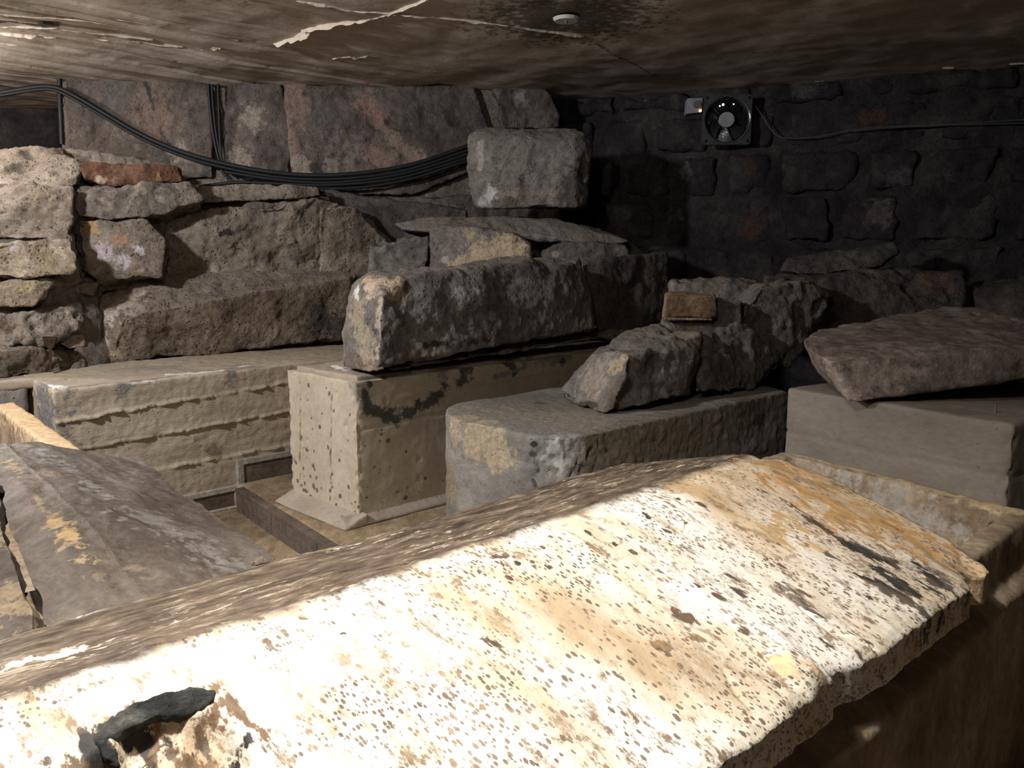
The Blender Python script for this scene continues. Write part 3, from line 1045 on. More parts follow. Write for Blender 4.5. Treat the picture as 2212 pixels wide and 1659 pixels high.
def build_marble():
    root = empty('marble_sarcophagus', (0, 0, 0), SROT)
    tag(root, 'brightly lit white marble sarcophagus with speckled gabled lid, nearest the viewer', 'sarcophagus')
    # ---- lid
    nx, ny = 560, 300
    xs = np.concatenate([np.linspace(-.75, 0, 90)[:-1], np.linspace(0, 1.385, nx - 89)])
    prof = []
    seg = [((E_Y + .015, E_Z - .055), (E_Y - .006, E_Z - .05), 4), ((E_Y - .006, E_Z - .05), (E_Y - .004, E_Z - .006), 10), ((E_Y - .004, E_Z - .006), (E_Y + .008, E_Z + .003), 3),
           ((E_Y + .008, E_Z + .003), (R_Y, R_Z), 105), ((R_Y, R_Z), (FE_Y - .006, FE_Z + .002), 80), ((FE_Y - .006, FE_Z + .002), (FE_Y + .002, FE_Z - .01), 3),
           ((FE_Y + .002, FE_Z - .01), (FE_Y, FE_Z - .05), 9), ((FE_Y, FE_Z - .05), (FE_Y - .02, FE_Z - .055), 4)]
    for a, b, m in seg:
        for i in range(m):
            prof.append((a[0] + (b[0] - a[0]) * i / m, a[1] + (b[1] - a[1]) * i / m))
    prof.append(seg[-1][1])
    prof = np.array(prof)
    # soften the ridge
    top = np.abs(prof[:, 0] - R_Y)
    sm = prof[:, 1].copy()
    sm -= .010 * np.exp(-(top / .02) ** 2)
    prof[:, 1] = np.where((prof[:, 1] > E_Z) & (top < .2), sm, prof[:, 1])
    X, J = np.meshgrid(xs, np.arange(len(prof)), indexing='ij')
    Yv = prof[J, 0]; Zv = prof[J, 1]
    shp = X.shape
    X = X.ravel(); Yv = Yv.ravel().copy(); Zv = Zv.ravel().copy()
    p = np.stack([X, Yv, Zv], 1)
    # ragged far end: bulges in the middle of the near slope
    endw = sstep(1.0, 1.385, X)
    ysl = (Yv - E_Y) / (R_Y - E_Y)
    bul = .035 * np.sin(np.clip(ysl, 0, 1) * math.pi) + .012 * fbm(np.stack([Yv * 14, Yv * 0, Yv * 0], 1), 3, 3) - .02 * sstep(1.0, 1.9, ysl)
    Xn = X + endw ** 3 * bul
    # near eave: outline with broken steps
    cA = w2s(near_pt(1775, 1440))[0]
    cB = w2s(near_pt(2085, 1245))[0]
    nearw = sstep(E_Y + .14, E_Y, Yv)
    drift = .024 - .032 * np.clip((X - .64) / .74, -.5, 1.2)
    wob = .006 * fbm(np.stack([X * 9, X * 0, X * 0], 1), 3, 7) + .002 * fbm(np.stack([X * 45, X * 0, X * 0], 1), 2, 9)
    step = drift - .008 * sstep(cA + .012, cA - .004, X) + .005 * np.exp(-((X - cA - .03) / .025) ** 2) + .02 * np.exp(-((X - cB - .004) / .018) ** 2)
    Yn = Yv + nearw * (wob + step)
    top_face = (Zv > E_Z - .004)
    hc = w2s(near_pt(372, 1626))
    damp = sstep(.10, .17, np.hypot(X - hc[0], Yv - hc[1]))
    Zn = Zv + top_face * damp * (.0045 * fbm(p * 3.2, 3, 2) + .0022 * fbm(p * np.array([18, 6, 6]), 3, 4) + .0008 * fbm(p * 60, 2, 5))
    # weathered ridge line and the far slope's hollows
    Zn += top_face * (Yv > R_Y) * .003 * fbm(p * np.array([6, 16, 1]), 3, 14)
    Zn += top_face * .004 * np.exp(-((Yv - R_Y) / .03) ** 2) * fbm(np.stack([X * 11, X * 0, X * 0], 1), 3, 19)
    # raised flake and chip scars at the eave
    fl = w2s(near_pt(1738, 1452))
    dfl = np.sqrt(((X - fl[0]) / .034) ** 2 + ((Yv - fl[1] + .005) / .05) ** 2)
    Zn += top_face * .016 * sstep(1.0, .25, dfl) * sstep(fl[0] + .038, fl[0] + .0, X)
    fl2 = w2s(near_pt(2085, 1222))
    dfl2 = np.sqrt(((X - fl2[0]) / .03) ** 2 + ((Yv - fl2[1]) / .035) ** 2)
    Zn -= top_face * .012 * sstep(1.0, .2, dfl2)
    # cracks
    def groove(px, wd, dp):
        pts = [w2s(near_pt(*q)) for q in px]
        o = np.zeros(len(X))
        for a, b in zip(pts[:-1], pts[1:]):
            ab = (b - a)[:2]
            s = np.clip(((X - a[0]) * ab[0] + (Yv - a[1]) * ab[1]) / (ab @ ab), 0, 1)
            d = np.hypot(X - a[0] - s * ab[0], Yv - a[1] - s * ab[1])
            o = np.maximum(o, np.exp(-(d / wd) ** 2))
        return dp * o
    Zn -= top_face * groove([(1690, 1265), (1740, 1320), (1800, 1365), (1895, 1400)], .0028, .005)
    Zn -= top_face * groove([(1570, 1440), (1610, 1500), (1650, 1540)], .003, .003)
    # broken hollow near the left end
    wv = np.stack([X, Yv], 1)
    dh = np.sqrt(((X - hc[0]) / .068) ** 2 + ((Yv - hc[1]) / .05) ** 2) + .28 * fbm(np.stack([X * 28, Yv * 28, X * 0], 1), 3, 77)
    hol = sstep(1.05, .75, dh)
    Zt = Zn.copy()
    Zn -= top_face * hol * (.016 + .02 * (.5 + .7 * fbm(np.stack([X * 40, Yv * 40, X * 0], 1), 3, 5)))
    P = np.stack([Xn, Yn, Zn], 1)
    me = grid_mesh(P.reshape(shp + (3,)))
    # close the ends and the underside with one ring each
    bm = bmesh.new(); bm.from_mesh(me)
    bm.verts.ensure_lookup_table()
    m_ = len(prof)
    n_ = len(xs)
    bm.faces.new([bm.verts[i] for i in range(m_)])
    bm.faces.new([bm.verts[(n_ - 1) * m_ + i] for i in range(m_ - 1, -1, -1)])
    bm.faces.new([bm.verts[0], bm.verts[(n_ - 1) * m_], bm.verts[(n_ - 1) * m_ + m_ - 1], bm.verts[m_ - 1]])
    bmesh.ops.recalc_face_normals(bm, faces=bm.faces)
    bm.to_mesh(me); bm.free()
    wp = s2w(np.stack([Xn, Yn, Zt], 1))
    n_p = near_pt
    dk, gr, bl, orng, rust = (.1, .075, .055), (.17, .16, .15), (.05, .042, .037), (.52, .31, .13), (.3, .15, .06)
    tn = [((n_p(1600, 1040), n_p(1700, 1095)), 0.0119, dk, .62), ((n_p(1700, 1095), n_p(1830, 1180)), 0.0102, dk, .62), ((n_p(1830, 1180), n_p(1900, 1215)), 0.0238, bl, .62), ((n_p(1880, 1235), n_p(1960, 1262)), .027, bl, .5),
          ((n_p(1900, 1250), n_p(2010, 1300)), .034, bl, .5), ((n_p(1930, 1290), n_p(1990, 1325)), .03, (.13, .105, .08), .62), ((n_p(1960, 1215), n_p(2030, 1260)), 0.0153, bl, .62), ((n_p(2030, 1240), n_p(2060, 1275)), .028, (.12, .1, .08), .62),
          (n_p(2015, 1185), .025, (.15, .1, .06), .6), ((n_p(2025, 1228), n_p(2085, 1255)), .012, (.62, .53, .4)), ((n_p(1700, 1440), n_p(1760, 1470)), .016, (.75, .5, .28)), ((n_p(1710, 1452), n_p(1745, 1485)), 0.0051, dk, .62),
          ((n_p(1690, 1262), n_p(1740, 1315)), .008, (.16, .13, .1), .58), ((n_p(1740, 1315), n_p(1900, 1400)), .002, (.12, .09, .07)), ((n_p(1890, 1300), n_p(1945, 1330)), .01, (.16, .12, .08), .56),
          ((n_p(1770, 1390), n_p(1790, 1400)), 0.0119, dk, .62), ((n_p(1715, 1425), n_p(1740, 1432)), 0.0102, dk, .62), (n_p(1820, 1447), 0.0085, dk, .62), (n_p(1775, 1400), 0.0102, dk, .62),
          (n_p(612, 1405), .011, gr), (n_p(600, 1395), .008, (.2, .18, .15)), ((n_p(1055, 1385), n_p(1075, 1395)), 0.0068, dk, .62),
          ((n_p(1720, 1060), n_p(1990, 1180)), .06, (.5, .3, .13), .66), ((n_p(1800, 1085), n_p(1950, 1150)), .035, rust, .55), (n_p(1700, 1150), .05, (.56, .38, .19), .6), ((n_p(1650, 1000), n_p(1760, 1050)), .04, (.42, .26, .12), .6),
          (n_p(385, 1622), .05, (.2, .125, .07), .78), (n_p(320, 1630), .04, (.11, .07, .042), .72), (n_p(450, 1615), .03, (.26, .17, .1), .7), (n_p(250, 1590), 0.0204, dk, .62), (n_p(370, 1595), .011, (.12, .085, .06)), (n_p(440, 1560), .008, (.12, .09, .06)), (n_p(490, 1615), .01, (.15, .11, .07)),
          (n_p(105, 1630), 0.0102, dk, .62)]
    rr = random.Random(8)
    for k in range(46):
        a_ = rr.uniform(0, 6.28); q_ = math.sqrt(rr.random())
        tn.append((n_p(372 + 125 * q_ * math.cos(a_), 1618 + 62 * q_ * math.sin(a_)), rr.uniform(.004, .010), rr.choice([(.035, .024, .018), (.06, .04, .026), (.13, .08, .05)]), rr.uniform(.6, .9)))
    for a_ in ((205, 1605, 245, 1650), (480, 1610, 515, 1595), (240, 1575, 300, 1560)):
        tn.append(((n_p(a_[0], a_[1]), n_p(a_[2], a_[3])), .010, (.035, .03, .026), .9))
    for k in range(26):
        u_ = rr.random()
        cx, cy = 1830 + 190 * u_ + rr.uniform(-45, 45), 1195 + 115 * u_ + rr.uniform(-42, 42)
        ln = rr.uniform(15, 45)
        tn.append(((n_p(cx, cy), n_p(cx + ln, cy + ln * .52)), rr.uniform(.009, .02), rr.choice([(.1, .08, .06), (.07, .056, .045), (.14, .11, .08)]), rr.uniform(.46, .58)))
    for k in range(60):
        cx, cy = rr.uniform(1240, 1900), rr.uniform(1080, 1420)
        ln = rr.uniform(8, 26)
        tn.append(((n_p(cx, cy), n_p(cx + ln, cy + ln * .55)), rr.uniform(.004, .008), rr.choice([(.16, .11, .07), (.1, .075, .055), (.3, .2, .11)]), rr.uniform(.44, .6)))
    for k in range(130):
        cx = rr.uniform(560, 1560)
        off = abs(rr.gauss(0, 1)) * (28 + (cx - 560) * .075) + 14
        cy = 1290 - .322 * (cx - 700) + off
        ln = rr.uniform(0, 9)
        tn.append(((n_p(cx, cy), n_p(cx + ln, cy + ln * .6 + .1)), rr.uniform(.0019, .0032), rr.choice([(.13, .09, .06), (.09, .065, .05), (.2, .13, .08)]), rr.uniform(.6, 1.0)))
    fp = far_pt
    tn += [((fp(50, 1430), fp(150, 1400)), .02, (.62, .55, .48)), ((fp(180, 1330), fp(320, 1285)), .008, (.55, .52, .5)), ((fp(640, 1185), fp(1000, 1090)), .005, (.55, .52, .5)), ((fp(330, 1390), fp(450, 1360)), .006, (.14, .1, .07))]
    set_tint(me, wp, tn)
    lid = local_obj('lid', me, M['marble'], root)
    tag(lid, 'gabled marble lid, speckled near slope and weathered brown far slope')
    # ---- dark cement left in the break, raised on the slope
    def patch_hull(px, lift, th):
        w_ = [near_pt(*q) for q in px]
        return [q + ZX * lift for q in w_] + [q - ZX * th for q in w_]
    hulls = [patch_hull([(196, 1592), (250, 1548), (300, 1520), (345, 1505), (335, 1552), (270, 1580), (215, 1603)], .003, .007),
             patch_hull([(330, 1508), (400, 1488), (468, 1492), (460, 1520), (410, 1542), (325, 1554)], .0035, .007),
             patch_hull([(200, 1595), (225, 1640), (260, 1655), (250, 1620), (215, 1590)], .003, .007)]
    me2 = remesh(hull_mesh(hulls), .0022, 2)
    co = np.empty(len(me2.vertices) * 3); no = np.empty_like(co)
    me2.vertices.foreach_get('co', co); me2.vertices.foreach_get('normal', no)
    co = co.reshape(-1, 3); no = no.reshape(-1, 3)
    co += no * (.0018 * fbm(co * 90, 3, 4))[:, None]
    loc = np.stack([co @ UX, co @ NX, co[:, 2]], 1)
    me2.vertices.foreach_set('co', loc.ravel())
    me2.update()
    pt = local_obj('cement_patch', me2, M['patch'], root)
    tag(pt, 'dark grey cement smear along a broken hollow')
    # orange-edged chip on the far eave
    c = w2s(far_pt(562, 1207))
    me3 = remesh(hull_mesh([[c + np.array(d) for d in ((-.016, -.008, -.008), (.016, -.009, -.008), (.014, .01, -.01), (-.014, .01, -.01), (-.005, 0, .006), (.008, .003, .004))]]), .003, 3)
    local_obj('eave_chip', me3, M['pale_rubble'], root)
    set_tint(me3, s2w(np.array([v.co[:] for v in me3.vertices])), [(far_pt(575, 1210), .008, (.6, .28, .1))])
    # ---- trough: wide body, rebated rim, hollow
    def zr(y): return (H - .5) + (y - .405) / .55 * .022
    X0, X1 = -.8, 1.80
    o0, o1 = .405, .955
    bm = bmesh.new()
    def loop(x0, x1, y0, y1, z0, z1, skew=.04):
        return [bm.verts.new(q) for q in ((x0, y0, z0), (x1, y0, z0), (x1 + skew, y1, z1), (x0, y1, z1))]
    rings = [loop(X0 - .03, X1 + .03, .362, .995, 0, 0), loop(X0 - .03, X1 + .03, .362, .995, H - .585, H - .585), loop(X0 - .01, X1, .392, .965, H - .572, H - .572),
             loop(X0, X1, o0, o1, zr(o0), zr(o1)), loop(X0 + .07, X1 - .042, o0 + .04, o1 - .042, zr(o0) - .002, zr(o1) - .002), loop(X0 + .08, X1 - .085, o0 + .055, o1 - .06, .18, .18)]
    for a, b in zip(rings[:-1], rings[1:]):
        for k in range(4):
            bm.faces.new((a[k], a[(k + 1) % 4], b[(k + 1) % 4], b[k]))
    bm.faces.new(rings[0][::-1]); bm.faces.new(rings[-1])
    bmesh.ops.recalc_face_normals(bm, faces=bm.faces)
    me4 = bpy.data.meshes.new('t'); bm.to_mesh(me4); bm.free()
    me4 = remesh(me4, .0075, 1)
    co = np.empty(len(me4.vertices) * 3); no = np.empty_like(co)
    me4.vertices.foreach_get('co', co); me4.vertices.foreach_get('normal', no)
    co = co.reshape(-1, 3); no = no.reshape(-1, 3)
    co += no * (.004 * fbm(co * 7, 3, 3) + .002 * fbm(co * 26, 3, 5) - .008 * np.clip(fbm(co * 12, 3, 8) - .55, 0, .5))[:, None]
    me4.vertices.foreach_set('co', co.ravel())
    wp = s2w(co)
    tn = [((s2w([1.69, .62, .42])[0], s2w([1.73, .88, .42])[0]), .1, (.4, .355, .3)), ((s2w([1.5, .68, .3])[0], s2w([1.74, .68, .3])[0]), .135, (.5, .49, .465)),
          ((s2w([1.77, .42, .5])[0], s2w([1.84, .95, .52])[0]), .016, (.5, .38, .23)), ((s2w([1.79, .60, .50])[0], s2w([1.82, .8, .51])[0]), .01, (.6, .45, .27)),
          (s2w([1.77, .46, .46])[0], .02, (.06, .05, .04)), (s2w([1.84, .96, .53])[0], .03, (.07, .055, .045))]
    set_tint(me4, wp, tn)
    tr = local_obj('trough', me4, M['trough'], root)
    tag(tr, 'open marble trough, brown sides and pale hollow beyond the lid')


build_marble()

# ------------------------------------------------------------------ brown sarcophagus at left
BX = np.array([.653, -.757, 0.0])         # along it, towards the viewer
BY = np.array([.757, .653, 0.0])          # across, to the right
BO = np.array([-1.15, 1.80, 0.0])


def build_brown():
    rz = math.atan2(BX[1], BX[0])
    root = empty('brown_sarcophagus', BO, rz)
    tag(root, 'brown stone sarcophagus at the left with a cracked two-piece lid', 'sarcophagus')
    # local frame: x along, y across to the left of x (so right of the picture is +y)
    ly = np.array([-BX[1], BX[0], 0.0])
    sg = 1.0 if ly @ BY > 0 else -1.0
    def tow(v):
        v = np.atleast_2d(v)
        return BO + v[:, :1] * BX + v[:, 1:2] * ly + v[:, 2:] * ZX
    def tol(p):
        q = p - BO
        return np.array([q @ BX, q @ ly, p[2]])
    rz_, ez = H - .420, H - .510
    def slope_pt(px, py, side=1):
        A, B, C = tow([[0, 0, rz_], [1, 0, rz_], [0, sg * .27 * side, ez]])
        return PP(px, py, A, B, C)
    def lidpiece(name, y0, y1, x0f, x1, dzs, label, tints, seed):
        nx, ny = 200, 90
        u, v = np.meshgrid(np.linspace(0, 1, nx), np.linspace(0, 1, ny), indexing='ij')
        u = u.ravel(); v = v.ravel()
        ya = y0(u); yb = y1(u)
        y = ya + (yb - ya) * v
        x = x0f(y) + (x1 - x0f(y)) * u
        base = lambda yy: rz_ - np.abs(yy) * (rz_ - ez) / .27
        z = base(y) - .012 * np.exp(-(y / .03) ** 2)
        pp = np.stack([x, y, 0 * x], 1)
        z = z + .006 * fbm(pp * 5, 3, seed) + .004 * fbm(pp * np.array([6, 16, 1]), 3, seed + 3) + .0015 * fbm(pp * 45, 2, seed + 4) + dzs(x, y) - .03 * sstep(.75, 1.0, x)
        topP = np.stack([x, sg * y, z], 1)
        me = grid_mesh(topP.reshape(nx, ny, 3))
        bm = bmesh.new(); bm.from_mesh(me)
        if sg < 0: bmesh.ops.reverse_faces(bm, faces=bm.faces)
        r = bmesh.ops.solidify(bm, geom=list(bm.faces), thickness=.03)
        bmesh.ops.recalc_face_normals(bm, faces=bm.faces)
        bm.to_mesh(me); bm.free()
        co = np.array([q.co[:] for q in me.vertices])
        set_tint(me, tow(co), tints)
        o = local_obj(name, me, M['brown_lid'], root, False)
        tag(o, label)
        return o
    crack = lambda u: -.045 - .075 * u + .012 * fbm(np.stack([u * 6, u * 0, u * 0], 1), 4, 3)
    eaver = lambda u: np.interp(u, [0, .12, .25, .45, 1.0], [.30, .285, .268, .258, .25]) + .007 * fbm(np.stack([u * 7, u * 0, u * 0], 1), 3, 8)
    x0 = lambda y: -.02 + .02 * fbm(np.stack([y * 9, y * 0, y * 0], 1), 3, 4) - .02 * np.clip(y / .27, 0, 1)
    def sp(px, py):
        q = slope_pt(px, py)
        return q if sg * tol(q)[1] >= 0 else slope_pt(px, py, -1)
    tan, grey, dk, wht = (.34, .25, .15), (.25, .232, .212), (.06, .045, .036), (.5, .48, .45)
    tn = [((sp(15, 985), sp(80, 1090)), .014, tan, .58), ((sp(80, 1090), sp(140, 1150)), .016, (.3, .21, .12), .56), ((sp(140, 1150), sp(215, 1240)), .016, tan, .58), ((sp(120, 1120), sp(150, 1160)), .014, (.4, .27, .13)), (sp(200, 1200), .01, (.42, .27, .12)),
          ((sp(90, 975), sp(240, 1080)), .02, grey, .7), ((sp(300, 1110), sp(500, 1200)), .045, (.2, .182, .16), .7), ((sp(360, 1130), sp(440, 1180)), .02, grey, .7), (sp(250, 990), .05, (.15, .118, .09), .7), (sp(345, 1080), .008, dk), (sp(310, 1068), .006, dk), ((sp(300, 1105), sp(420, 1105)), .006, (.27, .25, .23), .7),
          (sp(110, 1020), .05, (.185, .14, .11)), ((sp(30, 1040), sp(60, 1110)), .02, (.17, .12, .1)), (sp(250, 1200), .04, (.17, .13, .095), .7)]
    lidpiece('lid_fragment', lambda u: crack(u), eaver, x0, 1.005, lambda x, y: 0 * x, 'larger right fragment of the cracked lid', tn, 3)
    lidpiece('lid_fragment', lambda u: -.34 + 0 * u, lambda u: crack(u) - .006 - .008 * np.clip(u, 0, 1) * (u < .93), x0, 1.005, lambda x, y: -.012 + 0 * x, 'left fragment of the lid beyond the crack',
             [(slope_pt(30, 1150, -1), .04, (.3, .22, .13)), (slope_pt(60, 1260, -1), .05, (.27, .2, .12)), (slope_pt(80, 1310, -1), .012, (.5, .46, .42))], 13)
    # trough with honey-coloured rim
    zt = H - .52
    bm = bmesh.new()
    XE = -1.22
    def loop(x0_, x1_, l, r, z):
        ya, yb = (l, r) if sg > 0 else (-r, -l)
        return [bm.verts.new(q) for q in ((x0_, ya, z), (x1_, ya, z), (x1_, yb, z), (x0_, yb, z))]
    rings = [loop(XE, .95, -.33, .214, 0), loop(XE, .95, -.33, .214, zt), loop(XE + .06, .88, -.26, .145, zt), loop(XE + .07, .86, -.25, .135, .12)]
    for a, b in zip(rings[:-1], rings[1:]):
        for k in range(4):
            bm.faces.new((a[k], a[(k + 1) % 4], b[(k + 1) % 4], b[k]))
    bm.faces.new(rings[0][::-1]); bm.faces.new(rings[-1])
    bmesh.ops.recalc_face_normals(bm, faces=bm.faces)
    me = bpy.data.meshes.new('t'); bm.to_mesh(me); bm.free()
    me = remesh(me, .009, 1)
    co = np.empty(len(me.vertices) * 3); no = np.empty_like(co)
    me.vertices.foreach_get('co', co); me.vertices.foreach_get('normal', no)
    co = co.reshape(-1, 3); no = no.reshape(-1, 3)
    co += no * (.003 * fbm(co * 8, 3, 3) + .0015 * fbm(co * 30, 2, 5))[:, None]
    me.vertices.foreach_set('co', co.ravel())
    honey = (.62, .44, .25)
    rim = lambda s: tow([[s, sg * .18, zt]])[0]
    set_tint(me, tow(co), [((rim(-1.3), rim(-.1)), .05, honey), ((rim(-1.2), rim(-.8)), .03, (.6, .5, .4)), ((rim(-.5) - BY * .045 - ZX * .012, rim(-.1) - BY * .045 - ZX * .012), .012, (.4, .2, .07)),
                           ((tow([[-.85, sg * .14, zt - .03]])[0], tow([[-.83, sg * .135, .2]])[0]), .012, (.09, .07, .065))])
    o = local_obj('trough', me, M['trough'], root)
    tag(o, 'hollow trough with a honey-coloured rim')
    # braces carrying the lid: the lid's eaves rest on the rim
    for s in (.05, .8):
        bm = bmesh.new()
        box_bm(bm, (s - .06, -.2, zt - .03), (s + .06, .13, H - .51))
        me5 = bpy.data.meshes.new('cross_wall'); 
        bmesh.ops.recalc_face_normals(bm, faces=bm.faces)
        bm.to_mesh(me5); bm.free()
        local_obj('bearing_stone', me5, M['trough'], root, False)


build_brown()

# ------------------------------------------------------------------ ruined masonry on the low wall
def build_masonry():
    org = Y(200, 815, 3.2)
    root = empty('ruined_masonry', (org[0], org[1] + .2, H - .452))
    tag(root, 'ruined rubble masonry with a broken red brick, on the ledge of the low tan wall', 'masonry')
    R = lambda nm, hu, mat, **k: rock(nm, hu, M[mat], parent=root, **k)
    y = Y
    # mortar heart behind the visible stones
    R('mortar_core', [
        front([(-120, 345, 3.55), (70, 328, 3.68), (200, 342, 3.78), (392, 378, 3.88), (400, 400, 3.76), (160, 402, 3.5), (-120, 412, 3.38)], .3),
        front([(-120, 405, 3.28), (160, 402, 3.40), (420, 400, 3.66), (436, 450, 3.70), (350, 482, 3.62), (165, 482, 3.40), (-120, 522, 3.13)], .4),
        front([(-120, 512, 3.10), (160, 500, 3.22), (172, 612, 3.24), (-120, 640, 3.06)], .5),
        front([(158, 468, 3.46), (362, 480, 3.62), (362, 612, 3.62), (160, 640, 3.42)], .4),
        front([(350, 470, 3.68), (560, 440, 3.88), (700, 430, 4.04), (800, 500, 4.18), (760, 600, 4.18), (350, 620, 3.68)], .3),
        front([(-120, 600, 3.03), (110, 600, 3.2), (215, 600, 3.42), (210, 800, 3.36), (-120, 840, 2.9)], .5),
        front([(300, 580, 3.85), (780, 560, 4.25), (860, 600, 4.3), (850, 720, 4.35), (300, 740, 3.85)], .3)],
      'mortar', voxel=.012, amp=.02, smooth_it=3)
    # top course
    R('stone', [front([(-120, 335, 3.45), (0, 322, 3.5), (70, 314, 3.55), (135, 318, 3.6), (175, 352, 3.5), (172, 400, 3.42), (60, 420, 3.35), (-120, 410, 3.3)], .4)], 'rubble', amp=.016, smooth_it=6,
      tints=[(y(-10, 400, 3.35), .03, (.5, .44, .38)), (y(130, 325, 3.6), .06, (.2, .155, .12))])
    R('stone', [front([(135, 318, 3.68), (205, 326, 3.7), (290, 347, 3.74), (380, 358, 3.8), (385, 372, 3.74), (160, 362, 3.66)], .35)], 'mortar', amp=.012)
    R('brick', [front([(172, 352, 3.48), (300, 360, 3.55), (384, 362, 3.62), (396, 392, 3.62), (300, 396, 3.54), (240, 400, 3.49), (182, 384, 3.46)], .2)], 'brick', voxel=.007, amp=.011, smooth_it=2,
      tints=[(y(340, 385, 3.55), .03, (.33, .2, .1)), (y(215, 390, 3.47), .02, (.4, .3, .22)), (y(320, 362, 3.56), .018, (.13, .07, .05))])
    R('stone', [front([(-120, 410, 3.22), (60, 415, 3.28), (160, 402, 3.34), (165, 480, 3.28), (150, 520, 3.2), (0, 512, 3.12), (-120, 512, 3.05)], .4)], 'rubble', amp=.015, smooth_it=6,
      tints=[(y(90, 440, 3.28), .07, (.24, .19, .14)), (y(35, 410, 3.24), .012, (.62, .55, .45)), (y(80, 480, 3.22), .008, (.55, .45, .32)), (y(-5, 420, 3.2), .02, (.45, .3, .17))])
    R('stone', [front([(160, 400, 3.4), (300, 398, 3.5), (410, 396, 3.62), (440, 430, 3.6), (340, 470, 3.5), (240, 480, 3.4), (160, 470, 3.34)], .35)], 'mortar', amp=.016, smooth_it=6,
      tints=[(y(345, 420, 3.5), .03, (.26, .24, .215)), (y(300, 400, 3.48), .03, (.3, .24, .19))])
    # second course
    R('stone', [front([(-120, 530, 3.0), (0, 524, 3.02), (100, 512, 3.1), (150, 520, 3.14), (166, 545, 3.14), (160, 590, 3.12), (80, 604, 3.06), (-120, 600, 2.98)], .35)], 'pale_rubble', amp=.014, smooth_it=4, voxel=.008,
      tints=[(y(120, 535, 3.1), .03, (.6, .5, .42)), (y(30, 535, 3.03), .03, (.58, .52, .45)), (y(60, 572, 3.05), .012, (.66, .63, .6)), (y(100, 560, 3.1), .04, (.36, .28, .18)), ((y(0, 597, 3.0), y(110, 592, 3.08)), .005, (.06, .045, .035))])
    R('stone', [front([(165, 470, 3.370), (240, 475, 3.410), (320, 478, 3.450), (360, 520, 3.470), (350, 600, 3.450), (290, 605, 3.410), (225, 618, 3.370), (172, 590, 3.330)], .35)], 'rubble', amp=.014, smooth_it=6, voxel=.008,
      tints=[(y(195, 490, 3.370), .035, (.42, .29, .14)), (y(255, 520, 3.400), .03, (.42, .25, .17)), (y(225, 545, 3.380), .035, (.5, .42, .42)), (y(265, 565, 3.400), .035, (.52, .46, .47)), (y(300, 540, 3.420), .022, (.5, .44, .44)), (y(362, 500, 3.470), .02, (.45, .42, .39)), (y(365, 485, 3.490), .012, (.55, .52, .48)), (y(290, 580, 3.410), .035, (.3, .235, .17))])
    R('stone', [front([(350, 478, 3.690), (470, 455, 3.770), (560, 440, 3.850), (690, 425, 3.970), (760, 445, 4.070), (800, 500, 4.170), (760, 560, 4.130), (640, 600, 3.990), (480, 600, 3.790), (345, 602, 3.630), (335, 540, 3.630)], .35)], 'rubble', amp=.022, smooth_it=6, f=.9,
      tints=[((y(480, 505, 3.770), y(530, 492, 3.830)), .014, (.05, .04, .032)), ((y(620, 560, 3.970), y(640, 540, 3.970)), .02, (.075, .063, .053)), (y(655, 450, 3.950), .05, (.2, .17, .14)), (y(570, 455, 3.870), .05, (.23, .2, .165)), (y(420, 560, 3.690), .06, (.24, .195, .145)), (y(650, 545, 3.970), .05, (.15, .125, .105)), (y(365, 500, 3.670), .02, (.42, .4, .37))])
    R('stone', [front([(430, 404, 3.86), (560, 398, 3.95), (690, 402, 4.03), (696, 425, 4.02), (560, 432, 3.9), (435, 440, 3.82)], .18)], 'rubble', amp=.009, smooth_it=3, voxel=.008, tints=[(y(650, 412, 3.98), .04, (.12, .085, .07)), (y(560, 400, 4.0), .04, (.13, .125, .12))])
    R('stone', [front([(690, 440, 3.92), (760, 446, 3.98), (815, 490, 4.06), (868, 545, 4.14), (860, 600, 4.16), (760, 620, 4.06), (690, 600, 3.96)], .3)], 'rubble', amp=.018, smooth_it=5, tints=[(y(770, 572, 4.0), .02, (.4, .35, .3)), (y(650, 568, 3.9), .02, (.33, .28, .23))])
    # rough lower left corner with its cavities
    R('stone', [front([(-120, 606, 2.98), (40, 606, 3.05), (118, 606, 3.14), (96, 640, 3.12), (80, 665, 3.08), (-120, 668, 2.95)], .35)], 'pale_rubble', amp=.016, smooth_it=4, voxel=.008, tints=[(y(60, 625, 3.06), .03, (.5, .4, .24))])
    R('stone', [front([(118, 612, 3.24), (215, 608, 3.36), (205, 640, 3.36), (140, 632, 3.28)], .2)], 'rubble', amp=.012, smooth_it=4, voxel=.008)
    R('stone', [front([(-120, 672, 2.98), (70, 668, 3.1), (150, 660, 3.22), (190, 690, 3.28), (175, 716, 3.22), (110, 735, 3.15), (20, 750, 3.02), (-120, 755, 2.92)], .3)], 'rubble', amp=.022, smooth_it=4, voxel=.008,
      tints=[(y(10, 700, 3.02), .04, (.13, .08, .06)), (y(60, 680, 3.1), .03, (.33, .28, .23)), (y(150, 690, 3.2), .03, (.4, .33, .27)), (y(30, 640, 3.05), .02, (.1, .07, .06))])
    R('stone', [front([(128, 722, 3.22), (180, 722, 3.28), (182, 748, 3.26), (150, 756, 3.2), (126, 742, 3.2)], .15)], 'pale_rubble', amp=.007, smooth_it=4, voxel=.006, tints=[(y(155, 738, 3.22), .04, (.42, .34, .27))])
    R('stone', [front([(-120, 760, 2.86), (40, 752, 2.98), (120, 750, 3.14), (190, 760, 3.26), (185, 800, 3.2), (90, 812, 3.05), (-20, 822, 2.92), (-120, 835, 2.8)], .35)], 'brown_stone', amp=.018, smooth_it=4, voxel=.008,
      tints=[(y(150, 765, 3.2), .03, (.09, .075, .065)), (y(170, 800, 3.2), .035, (.22, .18, .15)), (y(40, 790, 2.98), .05, (.14, .115, .09))])
